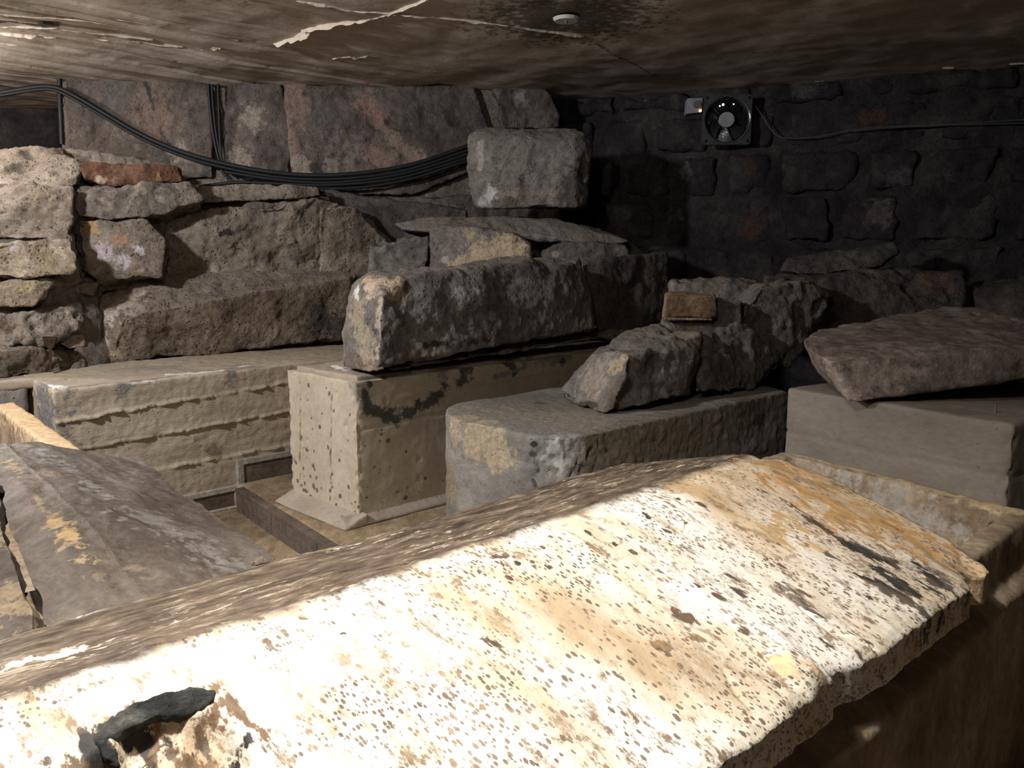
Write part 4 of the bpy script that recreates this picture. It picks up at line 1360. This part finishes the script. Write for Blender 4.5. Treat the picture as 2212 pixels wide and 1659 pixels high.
    R('mortar_fillet', [front([(165, 745, 3.24), (236, 722, 3.42), (244, 796, 3.36), (200, 802, 3.24), (150, 808, 3.12)], .2), front([(182, 770, 3.4), (240, 800, 3.42), (420, 790, 3.6), (720, 745, 4.05), (760, 735, 4.1), (740, 700, 4.2), (240, 700, 3.6)], .3)], 'mortar', amp=.01, smooth_it=4, voxel=.012, tints=[((y(290, 790, 3.45), y(420, 775, 3.6)), .03, (.07, .06, .05))])


build_masonry()

rock('stone_block', [[Y(240, 786, 3.36), Y(420, 768, 3.56), Y(600, 748, 3.78), Y(765, 730, 4.0), Y(770, 600, 3.98), Y(600, 622, 3.76), Y(440, 650, 3.54), Y(318, 676, 3.40), Y(262, 690, 3.34),
                      Y(212, 750, 3.46), Y(194, 672, 3.46), Y(208, 636, 3.5), Y(250, 628, 3.48), Y(300, 605, 3.56), Y(460, 585, 3.78), Y(560, 572, 3.95), Y(770, 580, 4.12), Y(770, 720, 4.2), Y(250, 760, 3.62)]],
     M['brown_stone'], .0075, 4, .012, [((Y(215, 650, 3.45), Y(222, 730, 3.42)), .06, (.5, .42, .34)), (Y(265, 640, 3.42), .09, (.46, .38, .3)), (Y(300, 660, 3.42), .04, (.36, .29, .23)), (Y(235, 690, 3.38), .03, (.55, .48, .42)),  # pale left-end tints paint in the lamp light on that face
                                         ((Y(340, 640, 3.45), Y(700, 590, 3.95)), .05, (.22, .18, .145)), ((Y(690, 690, 3.85), Y(750, 720, 3.95)), .07, (.07, .06, .052)), (Y(560, 655, 3.7), .04, (.19, .14, .095)), (Y(240, 760, 3.37), .03, (.36, .27, .18))],
     label='long brown rough-hewn stone with left end painted as lit, on the low wall ledge', cat='stone')

bmp = Y(108, 748, 3.06)
rock('iron_pin', [[Y(104, 745, 3.06), Y(113, 745, 3.06), Y(112, 800, 3.02), Y(106, 800, 3.02), Y(104, 745, 3.09), Y(113, 745, 3.09), Y(112, 800, 3.05), Y(106, 800, 3.05)],
                  [Y(92, 728, 3.07), Y(124, 728, 3.07), Y(116, 752, 3.06), Y(102, 752, 3.06), Y(92, 728, 3.11), Y(124, 728, 3.11), Y(116, 752, 3.1), Y(102, 752, 3.1)]], M['iron'], .003, 1, .002,
     label='dark rusty iron pin standing on the ledge under the rubble at far left', cat='pin')


# ------------------------------------------------------------------ mound between the masonry and the upright block
def build_mound():
    o_ = Y(1000, 600, 4.1)
    root = empty('rubble_mound', (o_[0], o_[1], H - .35))
    tag(root, 'low mound of dusty rubble with a pale yellow stone, in front of the back wall', 'rubble')
    R = lambda nm, hu, mat, **k: rock(nm, hu, M[mat], parent=root, **k)
    R('mortar_core', [front([(800, 520, 4.3), (900, 478, 4.25), (1130, 478, 4.22), (1290, 500, 4.2), (1400, 545, 4.15), (1400, 690, 4.0), (800, 690, 4.1)], .3)], 'mortar', voxel=.014, amp=.016, smooth_it=5)
    R('stone', [front([(700, 408, 4.28), (760, 430, 4.28), (850, 452, 4.3), (1010, 452, 4.3), (1010, 505, 4.25), (840, 520, 4.22), (740, 470, 4.2)], .1)], 'dark_stone', amp=.012, smooth_it=5)
    R('stone', [front([(850, 482, 4.02), (940, 468, 4.06), (1120, 466, 4.05), (1200, 472, 4.04), (1280, 492, 4.0), (1362, 522, 3.96), (1320, 530, 3.92), (1180, 512, 3.92), (1000, 492, 3.94), (870, 498, 3.96)], .2)], 'grey_stone', amp=.009, smooth_it=4, voxel=.008,
      tints=[(Y(1000, 474, 4.02), .08, (.2, .17, .14)), (Y(1230, 500, 3.95), .04, (.22, .18, .14))])
    R('stone', [front([(928, 500, 3.9), (960, 486, 3.92), (1040, 492, 3.9), (1110, 502, 3.88), (1146, 528, 3.86), (1150, 566, 3.86), (1060, 600, 3.84), (935, 600, 3.88)], .2)], 'grey_stone', amp=.012, smooth_it=4, voxel=.008,
      tints=[((Y(1040, 560, 3.85), Y(1110, 545, 3.86)), .085, (.45, .35, .235)), (Y(1000, 580, 3.86), .06, (.43, .335, .225)), (Y(1020, 510, 3.9), .035, (.36, .28, .19)), (Y(1070, 570, 3.84), .01, (.25, .15, .13)), (Y(1090, 520, 3.88), .045, (.42, .325, .215)), (Y(960, 560, 3.88), .02, (.35, .31, .27))])
    R('stone', [front([(800, 530, 4.02), (870, 520, 4.06), (925, 510, 4.05), (925, 600, 4.0), (800, 610, 3.98)], .2)], 'grey_stone', amp=.02, smooth_it=4)
    R('stone', [front([(1165, 540, 3.86), (1220, 524, 3.86), (1290, 520, 3.86), (1350, 528, 3.88), (1365, 560, 3.86), (1300, 600, 3.82), (1170, 600, 3.82)], .25)], 'dark_stone', amp=.014, smooth_it=3, voxel=.008,
      tints=[(Y(1200, 548, 3.84), .02, (.26, .24, .215)), (Y(1330, 532, 3.86), .02, (.16, .14, .12))])


build_mound()

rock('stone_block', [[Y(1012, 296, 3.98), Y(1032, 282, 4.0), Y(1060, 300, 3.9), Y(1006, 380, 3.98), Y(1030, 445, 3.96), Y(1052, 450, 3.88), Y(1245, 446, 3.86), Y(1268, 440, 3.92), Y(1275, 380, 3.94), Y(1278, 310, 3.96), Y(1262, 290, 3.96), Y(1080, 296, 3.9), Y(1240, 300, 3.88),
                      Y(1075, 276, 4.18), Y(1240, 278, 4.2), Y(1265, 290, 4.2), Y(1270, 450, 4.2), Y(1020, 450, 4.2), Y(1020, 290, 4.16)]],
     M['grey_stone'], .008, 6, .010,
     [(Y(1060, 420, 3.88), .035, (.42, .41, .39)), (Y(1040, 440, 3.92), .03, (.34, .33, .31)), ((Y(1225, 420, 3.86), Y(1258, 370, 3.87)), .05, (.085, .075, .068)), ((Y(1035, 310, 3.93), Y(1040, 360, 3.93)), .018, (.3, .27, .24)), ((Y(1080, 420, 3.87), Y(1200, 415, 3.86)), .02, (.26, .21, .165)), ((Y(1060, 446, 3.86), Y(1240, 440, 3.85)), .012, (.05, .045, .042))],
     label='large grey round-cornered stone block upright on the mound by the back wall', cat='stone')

# ------------------------------------------------------------------ stones on the square pier
pal, gry = (.5, .39, .27), (.3, .285, .26)
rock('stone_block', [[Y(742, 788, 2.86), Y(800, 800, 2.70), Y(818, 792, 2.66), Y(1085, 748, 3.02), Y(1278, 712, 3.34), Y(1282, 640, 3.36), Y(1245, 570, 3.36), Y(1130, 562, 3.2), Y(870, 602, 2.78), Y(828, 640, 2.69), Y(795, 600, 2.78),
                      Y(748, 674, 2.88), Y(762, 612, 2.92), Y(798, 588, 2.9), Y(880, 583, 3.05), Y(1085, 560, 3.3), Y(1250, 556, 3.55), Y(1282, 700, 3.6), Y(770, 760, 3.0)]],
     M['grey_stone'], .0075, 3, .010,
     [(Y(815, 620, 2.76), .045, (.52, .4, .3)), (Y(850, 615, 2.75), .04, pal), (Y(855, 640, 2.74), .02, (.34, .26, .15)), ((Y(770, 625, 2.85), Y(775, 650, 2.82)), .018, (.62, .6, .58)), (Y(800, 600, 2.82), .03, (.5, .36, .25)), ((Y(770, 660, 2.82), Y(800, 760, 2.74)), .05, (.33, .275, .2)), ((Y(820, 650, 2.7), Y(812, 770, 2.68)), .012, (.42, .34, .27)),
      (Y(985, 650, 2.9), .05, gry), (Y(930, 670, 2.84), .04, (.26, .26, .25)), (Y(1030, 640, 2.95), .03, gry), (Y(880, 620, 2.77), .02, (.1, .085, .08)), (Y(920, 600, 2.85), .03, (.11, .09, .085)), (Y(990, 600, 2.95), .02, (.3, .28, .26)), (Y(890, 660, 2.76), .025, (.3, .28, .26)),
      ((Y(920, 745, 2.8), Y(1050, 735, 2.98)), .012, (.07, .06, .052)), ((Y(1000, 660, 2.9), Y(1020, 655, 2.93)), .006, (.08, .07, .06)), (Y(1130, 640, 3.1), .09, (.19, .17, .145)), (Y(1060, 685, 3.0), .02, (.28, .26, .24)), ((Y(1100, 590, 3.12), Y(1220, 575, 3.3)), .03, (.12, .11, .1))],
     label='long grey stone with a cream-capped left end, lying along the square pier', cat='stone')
rock('stone_block', [front([(1260, 575, 3.5), (1300, 562, 3.54), (1440, 545, 3.78), (1450, 700, 3.74), (1380, 715, 3.62), (1290, 722, 3.46), (1284, 640, 3.46)], .3)], M['dark_stone'], .01, 3, .009,
     label='dark square-cut stone at the right end of the cream-capped stone', cat='stone')
rock('rubble_footing', [front([(745, 792, 2.82), (752, 758, 2.82), (800, 768, 2.72), (826, 772, 2.68), (830, 798, 2.66), (790, 806, 2.7)], .2)], M['brown_stone'], .006, 3, .008,
     [(Y(800, 790, 2.7), .025, (.34, .25, .2)), (Y(755, 780, 2.8), .03, (.2, .16, .135))], label='small broken brick wedged under the cream-capped stone on the square pier', cat='brick')
rock('mortar_bedding', [front([(840, 800, 2.74), (1000, 775, 2.98), (1250, 735, 3.35), (1420, 715, 3.7), (1420, 690, 3.8), (1250, 715, 3.45), (1000, 755, 3.1), (840, 785, 2.8)], .3)], M['mortar'], .009, 4, .01,
     label='grey mortar skirt between the square pier and the stones on it', cat='mortar')

# ------------------------------------------------------------------ stones on the rounded plinth
rock('stone_block', [[Y(1200, 848, 2.760), Y(1240, 800, 2.760), Y(1285, 760, 2.740), Y(1330, 758, 2.640), Y(1360, 770, 2.580), Y(1352, 800, 2.520), Y(1340, 840, 2.500), Y(1322, 892, 2.500), Y(1290, 890, 2.540), Y(1250, 872, 2.620), Y(1215, 868, 2.700),
                      Y(1300, 750, 2.890), Y(1380, 745, 2.790), Y(1400, 800, 2.640), Y(1360, 880, 2.600), Y(1290, 860, 2.890)],
                     [Y(1300, 756, 2.760), Y(1350, 720, 2.890), Y(1425, 704, 2.990), Y(1450, 730, 2.800), Y(1480, 750, 2.740), Y(1500, 760, 2.760), Y(1480, 850, 2.700), Y(1380, 880, 2.560), Y(1330, 880, 2.540), Y(1360, 770, 2.600), Y(1500, 720, 3.140), Y(1500, 850, 3.040), Y(1320, 840, 2.940)]],
     M['grey_stone'], .0065, 2, .012,
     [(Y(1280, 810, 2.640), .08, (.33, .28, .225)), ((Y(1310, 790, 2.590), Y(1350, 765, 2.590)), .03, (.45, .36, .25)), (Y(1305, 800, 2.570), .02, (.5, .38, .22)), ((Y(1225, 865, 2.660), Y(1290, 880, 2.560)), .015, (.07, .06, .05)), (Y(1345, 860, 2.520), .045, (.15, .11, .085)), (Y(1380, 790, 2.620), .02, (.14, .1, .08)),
      (Y(1430, 740, 2.820), .05, (.23, .2, .165)), ((Y(1440, 810, 2.640), Y(1490, 800, 2.700)), .03, (.27, .255, .255)), (Y(1440, 850, 2.640), .025, (.26, .25, .25)), (Y(1446, 745, 2.790), .01, (.05, .045, .04))],
     chip=1.4, label='broken brown rock with a pale fractured face, on the rounded grey plinth', cat='stone')
rock('plaster_fragment', [front([(1436, 722, 2.820), (1514, 722, 2.880), (1512, 756, 2.860), (1492, 752, 2.840), (1480, 736, 2.820)], .12)], M['pale_rubble'], .004, 1, .003, [(Y(1480, 735, 2.830), .1, (.46, .37, .28))],
     label='pale flat plaster fragment wedged under the carved brown stone', cat='plaster')


def build_cornice():
    c = Y(1515, 720, 3.000)
    root = empty('carved_fragment', c)
    tag(root, 'carved brown moulding fragment standing on the rock of the rounded plinth', 'carving')
    R = lambda nm, hu, mat, **k: rock(nm, hu, M[mat], parent=root, **k)
    R('crown_band', [front([(1436, 642, 2.95), (1446, 637, 2.97), (1546, 641, 3.0), (1549, 686, 3.0), (1430, 688, 2.95)], .3)], 'cornice_stone', voxel=.005, smooth_it=2, amp=.005)
    R('broken_band', [front([(1546, 648, 3.03), (1602, 653, 3.07), (1598, 700, 3.07), (1546, 700, 3.03)], .25)], 'grey_stone', voxel=.005, smooth_it=2, amp=.008)
    R('fillet', [front([(1434, 686, 2.942), (1540, 688, 2.985), (1540, 693, 2.985), (1435, 692, 2.942)], .2)], 'pale_rubble', voxel=.004, smooth_it=1, amp=.002)
    R('cove', [front([(1430, 690, 2.97), (1600, 696, 3.06), (1590, 735, 3.02), (1425, 735, 2.95)], .28)], 'grey_stone', voxel=.006, smooth_it=2, amp=.008, tints=[(Y(1440, 705, 2.96), .02, (.36, .28, .19)), (Y(1500, 712, 2.99), .05, (.17, .125, .09))])


build_cornice()
rock('rock_mass', [front([(1510, 760, 2.910), (1515, 720, 2.950), (1600, 690, 3.070), (1640, 720, 3.070), (1680, 780, 3.090), (1640, 850, 2.970), (1560, 850, 2.830), (1505, 846, 2.750)], .35),
                   front([(1600, 660, 3.120), (1640, 620, 3.190), (1750, 605, 3.270), (1800, 640, 3.270), (1760, 720, 3.270), (1700, 790, 3.190), (1610, 760, 3.120)], .4),
                   front([(1450, 612, 3.470), (1560, 600, 3.490), (1640, 610, 3.470), (1640, 680, 3.370), (1450, 680, 3.370)], .4)],
     M['grey_stone'], .01, 4, .02, [(Y(1560, 790, 2.870), .06, (.12, .095, .075)), (Y(1660, 640, 3.170), .05, (.1, .085, .07)), (Y(1720, 640, 3.250), .02, (.17, .14, .12))], label='dark rock mass of lumps behind the carved brown fragment', cat='stone')
rock('stone_block', [front([(1650, 600, 3.5), (1760, 592, 3.55), (1900, 585, 3.6), (1960, 580, 3.62), (2080, 590, 3.62), (2085, 660, 3.5), (2050, 700, 3.45), (1780, 740, 3.4), (1650, 740, 3.4)], .35)], M['dark_stone'], .012, 4, .014,
     [(Y(1780, 593, 3.52), .012, (.3, .27, .24)), (Y(2020, 610, 3.58), .07, (.13, .085, .065))], label='wide dark stone lying between the tilted slab and the dark wall', cat='stone')
rock('stone_block', [front([(1700, 560, 3.72), (1760, 556, 3.74), (1850, 536, 3.76), (1935, 520, 3.78), (1945, 545, 3.76), (1900, 575, 3.72), (1780, 596, 3.68), (1680, 590, 3.68)], .2)], M['dark_stone'], .011, 5, .01, [(Y(1760, 575, 3.68), .05, (.1, .09, .085))],
     label='dark pointed stone lying against the foot of the dark wall', cat='stone')
rock('stone_block', [front([(2100, 620, 3.6), (2260, 610, 3.5), (2300, 760, 3.3), (2100, 740, 3.4)], .4)], M['dark_stone'], .014, 4, .014, [], label='dark stone at right edge behind the tilted slab', cat='stone')

# tilted slab on the right-hand block
rock('stone_slab', [[Y(1732, 738, 2.52), Y(1738, 726, 2.6), Y(1765, 712, 2.72), Y(1900, 684, 2.95), Y(2040, 660, 3.15), Y(2120, 668, 3.1), Y(2230, 695, 2.95), Y(2330, 712, 2.8),
                     Y(1772, 768, 2.38), Y(1768, 800, 2.40), Y(1830, 868, 2.28), Y(1850, 870, 2.27), Y(1885, 864, 2.30), Y(1990, 842, 2.36), Y(2100, 808, 2.42), Y(2230, 800, 2.34), Y(2330, 800, 2.3),
                     Y(1800, 785, 2.30), Y(2000, 772, 2.36), Y(2100, 752, 2.40), Y(2330, 745, 2.3), Y(1745, 760, 2.48), Y(1738, 745, 2.62), Y(1752, 790, 2.5), Y(1775, 815, 2.5), Y(2000, 800, 2.9), Y(2300, 780, 2.9)]],
     M['slab_stone'], .0075, 4, .0065,
     [((Y(1790, 790, 2.34), Y(1830, 855, 2.29)), .035, (.4, .32, .27)), ((Y(1850, 810, 2.3), Y(2050, 790, 2.38)), .05, (.31, .25, .21)), ((Y(1800, 745, 2.5), Y(1950, 740, 2.5)), .03, (.17, .125, .105)), (Y(2150, 775, 2.4), .05, (.28, .21, .17)), (Y(2000, 700, 2.85), .12, (.2, .16, .135)), (Y(1890, 750, 2.45), .012, (.36, .3, .26))],
     label='thick brown stone slab resting tilted on the beige concrete block', cat='stone')


# ------------------------------------------------------------------ cables, fan, sensor
def tube(name, pts, r, mat, parent=None, label=None, cat=None, group=None):
    cu = bpy.data.curves.new(name, 'CURVE')
    cu.dimensions = '3D'
    cu.bevel_depth = r
    cu.bevel_resolution = 3
    cu.resolution_u = 8
    cu.use_fill_caps = True
    sp = cu.splines.new('NURBS')
    pts = [np.array(p) for p in pts]
    o0 = pts[len(pts) // 2]
    sp.points.add(len(pts) - 1)
    sp.order_u = 3
    sp.use_endpoint_u = True
    for q, p in zip(sp.points, pts):
        q.co = tuple(float(a) for a in (p - o0)) + (1,)
    cu.materials.append(mat)
    tmp = bpy.data.objects.new(name, cu)
    COL.objects.link(tmp)
    dg = bpy.context.evaluated_depsgraph_get()
    dg.update()
    me = bpy.data.meshes.new_from_object(tmp.evaluated_get(dg))
    bpy.data.objects.remove(tmp)
    bpy.data.curves.remove(cu)
    me.name = name
    me.polygons.foreach_set('use_smooth', [True] * len(me.polygons))
    o = bpy.data.objects.new(name, me)
    COL.objects.link(o)
    WORLD[o.name] = o0
    if parent is not None:
        o.parent = parent
        o.location = [float(a) for a in (o0 - wloc(parent))]
    else:
        o.location = [float(a) for a in o0]
    return tag(o, label, cat, group)


bw = lambda x, y, off=-.03: wallpt(x, y, off)
G1 = 'black cables slung along the back wall'
main = [(-30, 206), (50, 192), (110, 184), (150, 200), (220, 242), (300, 290), (380, 325), (470, 352), (600, 376), (720, 381), (850, 366), (940, 342), (1035, 306)]
tube('cable', [bw(x, y, -.045) for x, y in main], .012, M['cable'], None, 'thick black cable drooping across the back wall, topmost of the bundle', 'cable', G1)
tube('cable', [bw(x, y + 6, -.06) for x, y in main[:3]] + [bw(x + 2, y + 9, -.06) for x, y in main[3:8]] + [bw(600, 385, -.06), bw(720, 389, -.06), bw(850, 376, -.06), bw(940, 350, -.06), bw(1040, 314, -.06)], .008, M['cable'], None,
     'thin black cable hugging the underside of the topmost drooping cable', 'cable', G1)
for pts, r, lb in [
        ([(490, 372), (560, 384), (640, 393), (720, 396), (850, 382), (940, 357), (1045, 322)], .008, 'thin black cable second from the top in the sagging bundle'),
        ([(430, 404), (500, 392), (580, 396), (700, 402), (850, 390), (940, 364), (1045, 330)], .009, 'black cable lying on top of the ruined masonry then sagging to the block'),
        ([(640, 405), (720, 409), (800, 404), (900, 385), (970, 360), (1048, 336)], .009, 'lowest black cable of the sagging bundle, ending behind the upright block')]:
    tube('cable', [bw(x, y, -.07) for x, y in pts], r, M['cable'], None, lb, 'cable', G1)
tube('cable', [bw(x, y, -.09) for x, y in [(680, 408), (720, 414), (770, 432), (830, 452), (880, 465)]], .011, M['cable'], None, 'short black cable dipping behind the rubble lump', 'cable', G1)
for k, (pts, r, lb) in enumerate([
        ([(449, 150), (450, 190), (455, 250), (464, 310), (474, 350), (482, 378), (500, 388)], .0075, 'left black cable hanging down the wall joint'),
        ([(456, 150), (458, 200), (464, 270), (472, 320), (480, 352), (496, 378), (540, 388)], .006, 'middle black cable hanging down the wall joint'),
        ([(470, 152), (471, 200), (474, 270), (476, 320), (480, 360), (510, 384)], .006, 'right black cable hanging down the wall joint')]):
    tube('cable', [bw(x, y, -.02) for x, y in pts], r, M['cable'], None, lb, 'cable', G1)
tube('conduit', [bw(128, 140, .0), bw(129, 200, .0), bw(132, 260, .0), bw(134, 312, .0)], .012, M['cable'], None, 'dark vertical pipe on the jamb of the recess at far left', 'pipe')


def build_fan():
    FY = 4.50
    c = Y(1568, 260, FY)
    ex = Y(1668, 260, FY) - c
    W = np.linalg.norm(ex) / 100 * 104          # frame width
    wd = np.array([RD[0], RD[1], 0])
    n = np.array([-RD[1], RD[0], 0])            # into the wall
    ang = math.radians(0)
    e1 = (np.array([1, 0, 0]) * .92 + wd * .08); e1 /= np.linalg.norm(e1)
    e3 = np.cross(e1, ZX)                       # towards the viewer
    if e3[1] > 0: e3 = -e3
    root = empty('wall_fan', c)
    tag(root, 'square axial fan with pale round hub, fixed high on the dark wall', 'fan')
    fm = plain_mat('dark_clear_plastic', (.06, .062, .068), .25, .5)
    hm = plain_mat('grey_fan_hub', (.3, .31, .32), .6)
    bl = plain_mat('dark_fan_blade', (.014, .014, .017), .3)
    P = lambda a, b, d=0.0: c + e1 * a + ZX * b + e3 * d
    h = W / 2
    # frame: square plate with a round opening and chamfered outer ring
    bm = bmesh.new()
    N_ = 64
    rings = []
    for (kind, rr, d) in (('sq', h, -.02), ('sq', h, .03), ('ci', h * .97, .03), ('ci', h * .955, .034), ('ci', h * .90, .03), ('ci', h * .90, -.02)):
        ring = []
        for i in range(N_):
            t = 2 * math.pi * (i + .5) / N_
            if kind == 'sq':
                m_ = max(abs(math.cos(t)), abs(math.sin(t)))
                q = (math.cos(t) / m_ * rr, math.sin(t) / m_ * rr)
            else:
                q = (math.cos(t) * rr, math.sin(t) * rr)
            ring.append(bm.verts.new(P(q[0], q[1], d)))
        rings.append(ring)
    for a, b in zip(rings, rings[1:] + rings[:1]):
        for i in range(N_):
            bm.faces.new((a[i], a[(i + 1) % N_], b[(i + 1) % N_], b[i]))
    frame = bm_obj('frame', bm, fm, c, root)
    bm = bmesh.new()
    for (r0, r1, d0, d1) in ((h * .31, h * .29, .006, .03),):
        a = [bm.verts.new(P(math.cos(t) * r0, math.sin(t) * r0, -.015)) for t in np.linspace(0, 2 * math.pi, 40, endpoint=False)]
        b = [bm.verts.new(P(math.cos(t) * r0, math.sin(t) * r0, d1 - .004)) for t in np.linspace(0, 2 * math.pi, 40, endpoint=False)]
        e = [bm.verts.new(P(math.cos(t) * r1, math.sin(t) * r1, d1)) for t in np.linspace(0, 2 * math.pi, 40, endpoint=False)]
        for i in range(40):
            bm.faces.new((a[i], a[(i + 1) % 40], b[(i + 1) % 40], b[i]))
            bm.faces.new((b[i], b[(i + 1) % 40], e[(i + 1) % 40], e[i]))
        bm.faces.new(e); bm.faces.new(a[::-1])
    hub = bm_obj('hub', bm, hm, c, root)
    for k in range(7):
        t0 = 2 * math.pi * k / 7
        bm = bmesh.new()
        rows = []
        for rr in np.linspace(h * .3, h * .86, 6):
            row = []
            for s in np.linspace(0, 1, 5):
                t = t0 + (s - .5) * .75 + (rr / h - .3) * .35
                row.append((bm.verts.new(P(math.cos(t) * rr, math.sin(t) * rr, -.012 + .026 * s)), bm.verts.new(P(math.cos(t) * rr, math.sin(t) * rr, -.015 + .026 * s))))
            rows.append(row)
        for r0, r1 in zip(rows[:-1], rows[1:]):
            for a, b, c_, d in zip(r0[:-1], r0[1:], r1[1:], r1[:-1]):
                bm.faces.new((a[0], b[0], c_[0], d[0])); bm.faces.new((a[1], d[1], c_[1], b[1]))
        bm_obj('blade', bm, bl, c, hub)
    for k in range(4):
        t = math.pi / 4 + k * math.pi / 2
        tube('strut', [P(math.cos(t) * h * .28, math.sin(t) * h * .28, -.016), P(math.cos(t) * h * .92, math.sin(t) * h * .92, -.016)], .005, fm, root)
        bm = bmesh.new()
        bmesh.ops.create_uvsphere(bm, u_segments=10, v_segments=6, radius=.008)
        q = P(math.copysign(h * .86, math.cos(t)), math.copysign(h * .86, math.sin(t)), .03)
        bmesh.ops.translate(bm, verts=bm.verts, vec=Vector(q))
        bm_obj('screw', bm, bl, q, frame, True)
    # two small white lights in the rim, and a wall bracket behind
    lm = plain_mat('white_led', (.9, .9, 1), .3, .4, 0, (.92, .92, 1.0), 3.0)
    for x, y_, r in ((1562, 226, .0062), (1555, 229, .004), (1585, 225, .0036)):
        q = Y(x, y_, FY - .035)
        bm = bmesh.new()
        bmesh.ops.create_uvsphere(bm, u_segments=12, v_segments=8, radius=r)
        bmesh.ops.translate(bm, verts=bm.verts, vec=Vector(q))
        bm_obj('led', bm, lm, q, frame, True)
    for a in (-h * .8, h * .8):
        bm = bmesh.new()
        lo = P(a - .012, -h * .8, -.1); hi = P(a + .012, h * .8, -.02)
        box_bm(bm, np.minimum(lo, hi), np.maximum(lo, hi))
        bm_obj('bracket', bm, bl, c, root)
    # control box to its left
    FYs = FY - .0
    k0 = Y(1499, 231, FYs)
    r2 = empty('fan_switch_box', k0)
    tag(r2, 'small pale switch box with an orange light, left of the wall fan', 'switch')
    S = np.linalg.norm(Y(1600, 231, FYs) - Y(1500, 231, FYs)) / 100
    P2 = lambda a, b, d=0.0: k0 + e1 * a * S + ZX * b * S + e3 * d
    bm = bmesh.new()
    lo = np.array([-17, -17]); hi = np.array([17, 17])
    v = [bm.verts.new(P2(a, b, d)) for d in (-.05, .03) for a, b in ((-17, -16), (15, -13), (16, 17), (-16, 16))]
    for f_ in ((0, 1, 2, 3), (4, 7, 6, 5), (0, 4, 5, 1), (1, 5, 6, 2), (2, 6, 7, 3), (3, 7, 4, 0)):
        bm.faces.new([v[i] for i in f_])
    bm_obj('housing', bm, plain_mat('pale_switch_plastic', (.27, .27, .29), .6), k0, r2, False, .003)
    bm = bmesh.new()
    ts = np.linspace(0, 2 * math.pi, 28, endpoint=False)
    a = [bm.verts.new(P2(4 + 8.5 * math.cos(t), 3 + 8.5 * math.sin(t), .029)) for t in ts]
    b = [bm.verts.new(P2(4 + 7.5 * math.cos(t), 3 + 7.5 * math.sin(t), .042)) for t in ts]
    for i in range(28): bm.faces.new((a[i], a[(i + 1) % 28], b[(i + 1) % 28], b[i]))
    bm.faces.new(b)
    bm_obj('dial', bm, plain_mat('dark_grey_dial', (.12, .12, .13), .5), k0, r2)
    bm = bmesh.new()
    q = P2(11.5, -10, .032)
    bmesh.ops.create_uvsphere(bm, u_segments=10, v_segments=8, radius=.0075)
    bmesh.ops.translate(bm, verts=bm.verts, vec=Vector(q))
    bm_obj('indicator_light', bm, plain_mat('orange_indicator', (.9, .3, .1), .4, .4, 0, (1, .32, .1), 5.0), q, r2, True)


build_fan()
rwl = lambda x, y, off=-.06: wallpt(x, y, off, RA, RD)
tube('thin_wire', [Y(1622, 212, 4.50)] + [rwl(x, y) for x, y in [(1640, 240), (1652, 258), (1665, 280), (1682, 296), (1700, 299), (1722, 299), (1770, 296), (1820, 284), (1870, 276), (1950, 272), (2010, 270), (2080, 267), (2140, 262), (2230, 258)]], .0032, M['wire'], None,
     'thin grey wire running from the wall fan along the dark wall', 'wire')
tube('thin_wire', [rwl(x, y) for x, y in [(1840, 284), (1880, 279), (1950, 275), (2010, 271), (2080, 270), (2140, 267), (2230, 265)]], .0026, M['wire'], None, 'second thin wire just below the first on the dark wall', 'wire')
